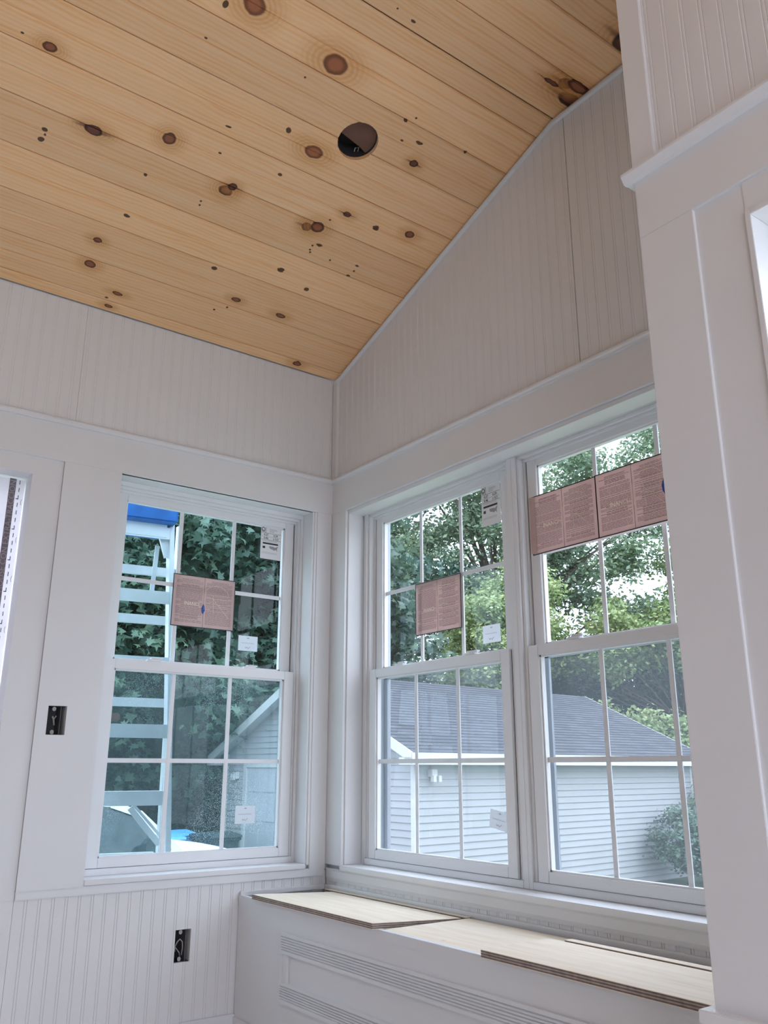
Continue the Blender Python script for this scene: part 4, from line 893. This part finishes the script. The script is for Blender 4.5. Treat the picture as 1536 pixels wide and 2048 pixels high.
# ---- bins
def bin_(name, loc, mat, label, w=.62, d=.7, h=1.02):
    e = empty(name, (*loc, GZ+.02), math.radians(8), label=label, category='bin')
    mb = MB(); t = .06
    mb.v = [(-w/2+t, -d/2+t, .08), (w/2-t, -d/2+t, .08), (w/2-t, d/2-t, .08), (-w/2+t, d/2-t, .08), (-w/2, -d/2, h-.08), (w/2, -d/2, h-.08), (w/2, d/2, h-.08), (-w/2, d/2, h-.08)]
    mb.f = [(0, 3, 2, 1), (4, 5, 6, 7), (0, 1, 5, 4), (1, 2, 6, 5), (2, 3, 7, 6), (3, 0, 4, 7)]; mb.m = [0]*6
    mb.build('body', mat, e, .012)
    MB().box(-w/2-.03, w/2+.03, -d/2-.03, d/2+.03, h-.10, h-.05).build('rim', mat, e, .012)
    MB().prism([(-d/2-.05, h-.05), (d/2+.03, h-.05), (d/2+.02, h+.01), (0, h+.05), (-d/2-.03, h)], lambda p, q, t_: (t_, p, q), -w/2-.035, w/2+.035).build('lid', mat, e, .01)
    MB().tube([(-w/2+.05, d/2+.07, h-.06), (w/2-.05, d/2+.07, h-.06)], .015, 8).build('handle', mat, e)
    for s_ in (-1, 1):
        wm = MB().tube([(s_*(w/2-.04), d/2-.06, .11), (s_*(w/2+.02), d/2-.06, .11)], .11, 14); wm.build('wheel', rubber, e)
    return e
b1 = bin_('recycling_bin', (4.42, 12.5), bin_blue, 'light blue wheeled recycling bin nearest the parked car')
b2 = bin_('recycling_bin', (5.02, 13.35), bin_blue, 'light blue wheeled recycling bin beside the dark bin')
b3 = bin_('rubbish_bin', (5.52, 12.45), bin_dark, 'dark wheeled rubbish bin standing before the garage door')
mb = MB()
for a in range(3): mb.tube([(-.10+.09*math.cos(t+a*2.1), -.335, .62+.09*math.sin(t+a*2.1)) for t in [i*.28 for i in range(6)]], .012, 5)
mb.build('white_emblem', lbl_white, b3)

# ---- car (side on, nose to the right)
car = empty('car', (1.3, 7.0, GZ+.03), 0, label='white car with dark windows parked on the driveway beyond the ladder', category='car')
def car_body():
    # stations along x (rear -> front): (x, half width, z bottom, z belt)
    st_ = [(-2.35, .72, .50, .95), (-2.25, .86, .35, 1.12), (-1.8, .92, .30, 1.22), (-1.0, .93, .28, 1.26), (0.0, .93, .28, 1.25), (1.05, .93, .28, 1.25), (1.55, .92, .30, 1.22), (2.1, .89, .32, 1.13), (2.38, .82, .36, .98), (2.48, .64, .42, .78)]
    mb = MB(); yc = .93; n = 10
    for (x, hw, zb_, zt) in st_:
        crown = .035 if x > 1.0 or x < -1.9 else .0
        pr = [(-hw*.92, zb_), (-hw, zb_+.12), (-hw, (zb_+zt)/2), (-hw*.985, zt-.10), (-hw*.93, zt), (hw*.93, zt), (hw*.985, zt-.10), (hw, (zb_+zt)/2), (hw, zb_+.12), (hw*.92, zb_)]
        mb.v += [(x, yc+p, q+ (crown if k in (4, 5) else 0)) for k, (p, q) in enumerate(pr)]
    for k in range(len(st_)-1):
        for j in range(n): mb.f.append((k*n+j, k*n+(j+1) % n, (k+1)*n+(j+1) % n, (k+1)*n+j)); mb.m.append(0)
    mb.f.append(tuple(range(n))); mb.m.append(0); mb.f.append(tuple((len(st_)-1)*n+j for j in range(n))); mb.m.append(0)
    o = mb.build('body', car_white, car, smooth=True)
    sb = o.modifiers.new('s', 'SUBSURF'); sb.levels = 2; sb.render_levels = 2
    # greenhouse
    gh = [(-2.15, .80, 1.16), (-1.75, .70, 1.62), (-1.2, .69, 1.72), (-.2, .69, 1.735), (.35, .69, 1.71), (.68, .70, 1.60), (1.10, .82, 1.22)]
    mb = MB()
    for (x, hw, zt) in gh: mb.v += [(x, yc-hw, zt), (x, yc+hw, zt), (x, yc+.86, 1.15), (x, yc-.86, 1.15)]
    for k in range(len(gh)-1):
        for j in range(4): mb.f.append((4*k+j, 4*k+(j+1) % 4, 4*k+4+(j+1) % 4, 4*k+4+j)); mb.m.append(0)
    mb.f += [(0, 1, 2, 3), tuple(4*(len(gh)-1)+j for j in range(4))]; mb.m += [0, 0]
    mb.build('cabin_glass', car_glass, car)
    rf = MB()
    for a, b in zip(gh[:-1], gh[1:]):
        if a[0] >= -1.8 and b[0] <= .4:
            rf.v += [(a[0], yc-a[1]-.01, a[2]-.02), (a[0], yc+a[1]+.01, a[2]-.02), (b[0], yc+b[1]+.01, b[2]-.02), (b[0], yc-b[1]-.01, b[2]-.02), (a[0], yc-a[1]*.9, a[2]+.035), (a[0], yc+a[1]*.9, a[2]+.035), (b[0], yc+b[1]*.9, b[2]+.035), (b[0], yc-b[1]*.9, b[2]+.035)]
            i = len(rf.v)-8
            for f in ((0, 3, 2, 1), (4, 5, 6, 7), (0, 1, 5, 4), (1, 2, 6, 5), (2, 3, 7, 6), (3, 0, 4, 7)): rf.f.append(tuple(i+k for k in f)); rf.m.append(0)
    rf.build('roof', car_white, car)
    for s_ in (-1, 1):
        y_ = lambda hw: yc + s_*(hw+.012)
        p = MB().bar((.33, y_(.69), 1.715), (.69, y_(.70), 1.60), .05, .075).bar((.67, y_(.70), 1.61), (1.16, y_(.83), 1.18), .06, .085); p.build('windscreen_pillar', car_white, car)
        p = MB().bar((-.25, y_(.69), 1.72), (-.20, y_(.86), 1.22), .03, .05); p.build('door_pillar', car_glass, car)
        p = MB().bar((-1.78, y_(.70), 1.64), (-2.15, y_(.84), 1.2), .05, .14); p.build('rear_pillar', car_white, car)
        mm = MB().prism([(.62, 1.20), (.84, 1.20), (.88, 1.27), (.84, 1.36), (.68, 1.36), (.62, 1.30)], lambda a_, b_, t: (a_, t, b_), yc+s_*.95, yc+s_*1.10); mm.build('door_mirror', car_glass, car, .01)
    for x in (-1.45, 1.55):
        for yy in (0.03, 1.66):
            w_ = MB().tube([(x, yy, .34), (x, yy+.20, .34)], .34, 20).build('wheel', rubber, car, smooth=False)
    MB().box(1.28, 1.31, -.004, 1.0, .5, 1.15)
car_body()
car.scale = (1, 1, 1.045)
car.scale = (1, 1, 1.045)

# ---- step ladder outside window 1
lad = empty('step_ladder', (-0.46, 0.80, GZ), math.radians(-9), label='aluminium step ladder with a blue top standing outside the left window', category='ladder')
li = Matrix.Translation((.46, -.80, -GZ))
def lp(o): o.matrix_parent_inverse = li; return o
XR_T, XR_B = -0.475, -0.415           # right rail at top / at z=.66
def xr(z): return XR_T + (2.25-z)/(2.25-.66)*(XR_B-XR_T)
def xl(z): return -1.20 - (xr(z)-XR_T)
def yf(z): return 0.80 - (2.25-z)*.09
def yr(z): return 0.98 + (2.25-z)*.17
for f in (xr, xl):
    s_ = 1 if f is xr else -1
    lp(MB().bar((f(2.28), yf(2.28), 2.28), (f(GZ), yf(GZ), GZ+.01), .024, .075, up=(0, 1, 0)).build('front_rail', alu, lad, .002))
    lp(MB().bar((f(2.28)-s_*.01+.10, yr(2.28), 2.28), (f(GZ)+s_*.03+.10, yr(GZ), GZ+.01), .022, .06, up=(0, 1, 0)).build('rear_rail', alu, lad, .002))
for z in (2.20, 1.865, 1.54, 1.225, .93, .625, .32, .015, -.29, -.595, -.9):
    lp(MB().box(xl(z)+.012, xr(z)-.012, yf(z)-.045, yf(z)+.045, z-.004, z+.004).box(xl(z)+.012, xr(z)-.012, yf(z)-.047, yf(z)-.043, z-.058, z).build('step', alu, lad))
for z in (2.03, 1.78, 1.36, .88, .60, .2, -.3, -.8):
    lp(MB().box(xl(z)+.11, xr(z)+.08, yr(z)-.015, yr(z)+.015, z-.022, z+.022).build('rear_brace', alu, lad))
lp(MB().box(xl(2.25)-.03, xr(2.25)+.01, .68, 1.06, 2.215, 2.345).build('top_cap', blue_cap, lad, .008))
lp(MB().box(xl(2.2)+.012, xr(2.2)-.03, .745, .755, 2.150, 2.215).build('top_bracket', alu, lad))
lp(MB().bar((xr(2.2)-.04, .79, 2.17), (xr(2.05)-.01, .79, 2.06), .02, .04).build('gusset', alu, lad)); lp(MB().bar((xr(2.1)-.05, .86, 2.13), (xr(1.9)-.07, .86, 1.86), .008, .022).build('spreader', alu, lad))
lp(MB().bar((xr(.8)-.16, .72, .86), (xr(.7)-.02, .72, .70), .01, .026).bar((xr(.8)-.14, .73, .87), (xr(.7)+.0, .73, .72), .006, .012).build('gusset', alu, lad))
lz = 1.515
lp(MB().box(-.78, -.66, yf(1.54)-.0485, yf(1.54)-.047, 1.497, 1.530).build('safety_label', lbl_white, lad))
tv, tf, tw = text_mesh('DANGER KEEP OFF', .014); mb = MB(); mb.v = [(-.775+x*.9, yf(1.54)-.0492, 1.508+y) for x, y in tv]; mb.f = tf; mb.m = [0]*len(tf); mb_ = mb
dl = MB()
for r_ in range(2):
    x = -.77
    while x < -.69: l = random.uniform(.004, .011); dl.box(x, x+l, yf(1.54)-.0492, yf(1.54)-.0486, 1.503+r_*.012, 1.509+r_*.012); x += l+.0025
lp(dl.build('label_print', lbl_ink, lad))
# cloth-wrapped bar end lying on one step, seen at the left jamb
tb = MB().box(0, .17, 0, .03, 0, .036).build('wooden_block', joist_mat, None, .006, label='brown block resting on a ladder step at the left jamb', category='block')
tb.location = (-0.86, yf(1.235)-.02, 1.2395)

# ---- trees
MAPLE = [(0, -.5), (.10, -.12), (.40, -.30), (.30, -.06), (.55, .12), (.28, .16), (.22, .30), (0, .62), (-.22, .30), (-.28, .16), (-.55, .12), (-.30, -.06), (-.40, -.30), (-.10, -.12)]
LEAF = [(0, -.5), (.28, -.05), (0, .5), (-.28, -.05)]
def foliage(name, parent, crowns, n, size, mat, shape=LEAF, clumps=60, spread=.42, seed=1, droop=.5, hollow=.55):
    rg = np.random.default_rng(seed)
    vol = np.array([c[3]**2*c[4] for c in crowns], float); vol /= vol.sum()
    cc = []
    for k in range(clumps):
        c = crowns[rg.choice(len(crowns), p=vol)]
        d = rg.normal(size=3); d /= np.linalg.norm(d); r = rg.uniform(hollow, 1.0)
        cc.append([c[0]+d[0]*c[3]*r, c[1]+d[1]*c[3]*r, c[2]+d[2]*c[4]*r])
    cc = np.array(cc); ci = rg.integers(0, clumps, n)
    off = rg.normal(size=(n, 3))*np.array([spread, spread, spread*.55])
    P = cc[ci] + off - np.array(parent.location)
    S = size*rg.uniform(.65, 1.25, n)
    # leaf frames: normal mostly up and outward, tip drooping
    nrm_ = rg.normal(size=(n, 3))*.55 + np.array([0, 0, .8]) + off/spread*.35*np.array([1, 1, .2]); nrm_ /= np.linalg.norm(nrm_, axis=1)[:, None]
    ang = rg.uniform(0, 2*np.pi, n); t = np.stack([np.cos(ang), np.sin(ang), -droop*np.ones(n)], 1); t -= (t*nrm_).sum(1)[:, None]*nrm_; t /= np.linalg.norm(t, axis=1)[:, None]
    b = np.cross(nrm_, t)
    sh = np.array(shape); k = len(sh)
    bend = -(sh[:, 0]**2)*.9
    V = P[:, None, :] + S[:, None, None]*(sh[None, :, 0, None]*b[:, None, :] + sh[None, :, 1, None]*t[:, None, :] + bend[None, :, None]*nrm_[:, None, :])
    V = V.reshape(-1, 3)
    me = bpy.data.meshes.new(name); me.vertices.add(n*k); me.vertices.foreach_set('co', V.ravel().astype(np.float32))
    me.loops.add(n*k); me.loops.foreach_set('vertex_index', np.arange(n*k, dtype=np.int32)); me.polygons.add(n)
    me.polygons.foreach_set('loop_start', np.arange(0, n*k, k, dtype=np.int32))
    me.update(calc_edges=True)
    at = me.attributes.new('tint', 'FLOAT', 'FACE'); ct = rg.uniform(0, .5, clumps)
    at.data.foreach_set('value', np.clip(ct[ci] + rg.uniform(0, .5, n), 0, 1).astype(np.float32))
    o = link(name, me, mat, parent); o['kind'] = 'stuff'
    return o, cc
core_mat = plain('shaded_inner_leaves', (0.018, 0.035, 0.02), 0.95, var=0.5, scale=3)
def tree(name, base, crowns, n, size, mat, label, cat='tree', shape=LEAF, clumps=60, spread=.42, seed=1, trunk_r=.16, extra=None, hollow=.55, group=None, core=0.0):
    e = empty(name, (base[0], base[1], GZ), label=label, category=cat)
    if group: e['group'] = group
    o, cc = foliage('foliage', e, crowns, n, size, mat, shape, clumps, spread, seed, hollow=hollow)
    rg = random.Random(seed)
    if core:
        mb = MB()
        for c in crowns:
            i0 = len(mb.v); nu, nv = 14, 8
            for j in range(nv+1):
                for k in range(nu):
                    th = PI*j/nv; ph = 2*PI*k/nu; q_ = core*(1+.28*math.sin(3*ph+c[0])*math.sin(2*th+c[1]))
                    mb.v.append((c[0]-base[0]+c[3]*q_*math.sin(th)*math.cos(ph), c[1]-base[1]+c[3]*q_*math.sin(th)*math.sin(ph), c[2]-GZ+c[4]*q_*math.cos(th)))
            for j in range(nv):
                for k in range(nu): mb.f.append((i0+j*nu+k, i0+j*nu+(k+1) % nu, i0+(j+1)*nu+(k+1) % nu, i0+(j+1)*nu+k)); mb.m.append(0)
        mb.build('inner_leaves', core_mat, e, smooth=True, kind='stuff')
    if trunk_r > 0:
        top = max(crowns, key=lambda c: c[2]); tp = Vector((top[0]-base[0], top[1]-base[1], top[2]-GZ))
        pts = [Vector((0, 0, 0)), tp*.33+Vector((rg.uniform(-.15, .15), rg.uniform(-.15, .15), 0)), tp*.66+Vector((rg.uniform(-.2, .2), 0, 0)), tp]
        mb = MB().tube(pts, trunk_r, 10, rr=[trunk_r, trunk_r*.75, trunk_r*.5, trunk_r*.2]); mb.build('trunk', bark, e, smooth=True)
        br = MB()
        for k in range(0, min(len(cc), 34)):
            c = Vector(cc[k]) - Vector((base[0], base[1], GZ)); h = min(max(c.z*.62, .5), tp.z*.9); s_ = tp*(h/tp.z)
            br.tube([s_, (s_+c)/2+Vector((0, 0, .1)), c], .03, 5, rr=[trunk_r*.35, trunk_r*.2, trunk_r*.07])
        br.build('branches', bark, e, smooth=True, kind='stuff')
    return e
def N(n): return int(n*1.7)
def SZ(v): return v*1.25
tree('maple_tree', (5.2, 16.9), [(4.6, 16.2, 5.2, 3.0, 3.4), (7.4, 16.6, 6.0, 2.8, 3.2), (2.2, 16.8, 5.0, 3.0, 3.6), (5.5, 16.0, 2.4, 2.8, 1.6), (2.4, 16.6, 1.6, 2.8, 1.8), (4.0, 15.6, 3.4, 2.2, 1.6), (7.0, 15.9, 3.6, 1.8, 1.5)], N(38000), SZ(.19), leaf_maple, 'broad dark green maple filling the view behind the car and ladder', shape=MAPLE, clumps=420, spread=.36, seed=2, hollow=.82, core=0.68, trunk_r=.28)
tree('maple_tree', (10.2, 17.6), [(9.6, 16.0, 6.4, 2.6, 2.6), (8.2, 15.4, 8.6, 2.4, 2.2), (11.4, 16.2, 4.6, 1.9, 1.5), (9.0, 17.0, 4.2, 2.4, 1.6), (10.6, 16.4, 8.2, 1.8, 1.8), (12.6, 16.6, 5.2, 1.8, 2.2)], N(16000), SZ(.18), leaf_maple, 'dark leaved maple above the near end of the garage roof', shape=MAPLE, clumps=220, spread=.34, seed=4, hollow=.7, core=0.55, trunk_r=.22)
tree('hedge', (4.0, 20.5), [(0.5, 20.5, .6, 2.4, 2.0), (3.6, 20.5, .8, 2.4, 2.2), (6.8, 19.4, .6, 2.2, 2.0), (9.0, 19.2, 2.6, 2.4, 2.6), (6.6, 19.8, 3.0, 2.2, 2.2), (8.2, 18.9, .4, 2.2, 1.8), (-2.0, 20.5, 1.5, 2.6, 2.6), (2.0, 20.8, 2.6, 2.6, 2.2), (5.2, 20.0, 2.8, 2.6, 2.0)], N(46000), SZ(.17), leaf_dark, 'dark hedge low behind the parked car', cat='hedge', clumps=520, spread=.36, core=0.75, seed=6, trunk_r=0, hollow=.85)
tree('leafy_tree', (16.5, 16.6), [(16.2, 16.2, 4.2, 1.4, 2.2), (17.4, 15.7, 6.2, 1.1, 1.5), (16.4, 16.8, 2.6, 1.7, 1.3)], N(16000), SZ(.12), leaf_lime, 'light yellow-green tree behind the roof near the window mullion', clumps=110, spread=.30, seed=8)
tree('tall_tree', (21.3, 18.6), [(20.0, 19.5, 8.0, 2.8, 3.2), (23.0, 17.0, 8.6, 2.6, 3.0), (21.2, 18.4, 12.0, 2.8, 2.6), (18.6, 20.0, 12.4, 2.4, 2.6), (24.5, 16.2, 12.0, 2.4, 2.4)], N(34000), SZ(.15), leaf_mid, 'tall airy tree with sky showing between its branches', clumps=250, spread=.42, seed=10, trunk_r=.24)
tree('tall_tree', (17.4, 22.6), [(16.8, 22.4, 9.0, 2.8, 3.6), (15.4, 22.0, 12.6, 2.8, 2.6), (18.6, 22.4, 6.0, 2.2, 2.2)], N(20000), SZ(.15), leaf_mid, 'tall green tree rising behind the maple near the mullion', clumps=150, spread=.42, seed=12, trunk_r=.22)
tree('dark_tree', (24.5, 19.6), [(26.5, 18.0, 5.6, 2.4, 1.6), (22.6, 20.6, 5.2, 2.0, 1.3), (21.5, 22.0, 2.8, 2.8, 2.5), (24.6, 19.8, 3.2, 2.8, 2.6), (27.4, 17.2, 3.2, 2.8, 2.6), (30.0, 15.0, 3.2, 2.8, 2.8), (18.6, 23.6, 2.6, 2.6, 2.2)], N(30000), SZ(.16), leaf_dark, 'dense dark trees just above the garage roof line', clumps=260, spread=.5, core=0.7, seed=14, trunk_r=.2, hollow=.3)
tree('leafy_tree', (19.2, 13.0), [(17.8, 13.6, 1.6, 1.5, 1.1), (19.6, 12.4, 1.5, 1.6, 1.1), (20.6, 11.6, .9, 1.4, 1.2)], N(13000), SZ(.13), leaf_lime, 'low pale green tree behind the far end of the garage roof', clumps=90, spread=.28, seed=16, trunk_r=.1)
tree('leafy_tree', (22.6, 15.2), [(21.5, 15.6, 5.2, 1.7, 1.3), (23.6, 14.0, 5.6, 1.7, 1.5), (20.0, 17.2, 5.0, 1.4, 1.0), (24.4, 13.6, 7.6, 1.4, 1.2)], N(14000), SZ(.14), leaf_lime, 'yellow-green tree in front of the tall airy tree', clumps=100, spread=.32, seed=18, trunk_r=.12)
tree('garden_shrub', (13.9, 8.1), [(13.9, 8.05, -.35, .62, .62), (14.4, 7.6, -.5, .6, .6)], N(6000), SZ(.07), leaf_dark, 'rounded dark shrub against the far end of the garage siding', cat='shrub', clumps=60, spread=.14, seed=20, trunk_r=.04)
tree('garden_shrub', (15.9, 8.2), [(15.9, 8.2, .35, .75, .95), (16.8, 7.6, -.1, .9, .8)], N(7000), SZ(.09), leaf_mid, 'taller green shrub at the far corner of the garage', cat='shrub', clumps=60, spread=.18, seed=22, trunk_r=.05)
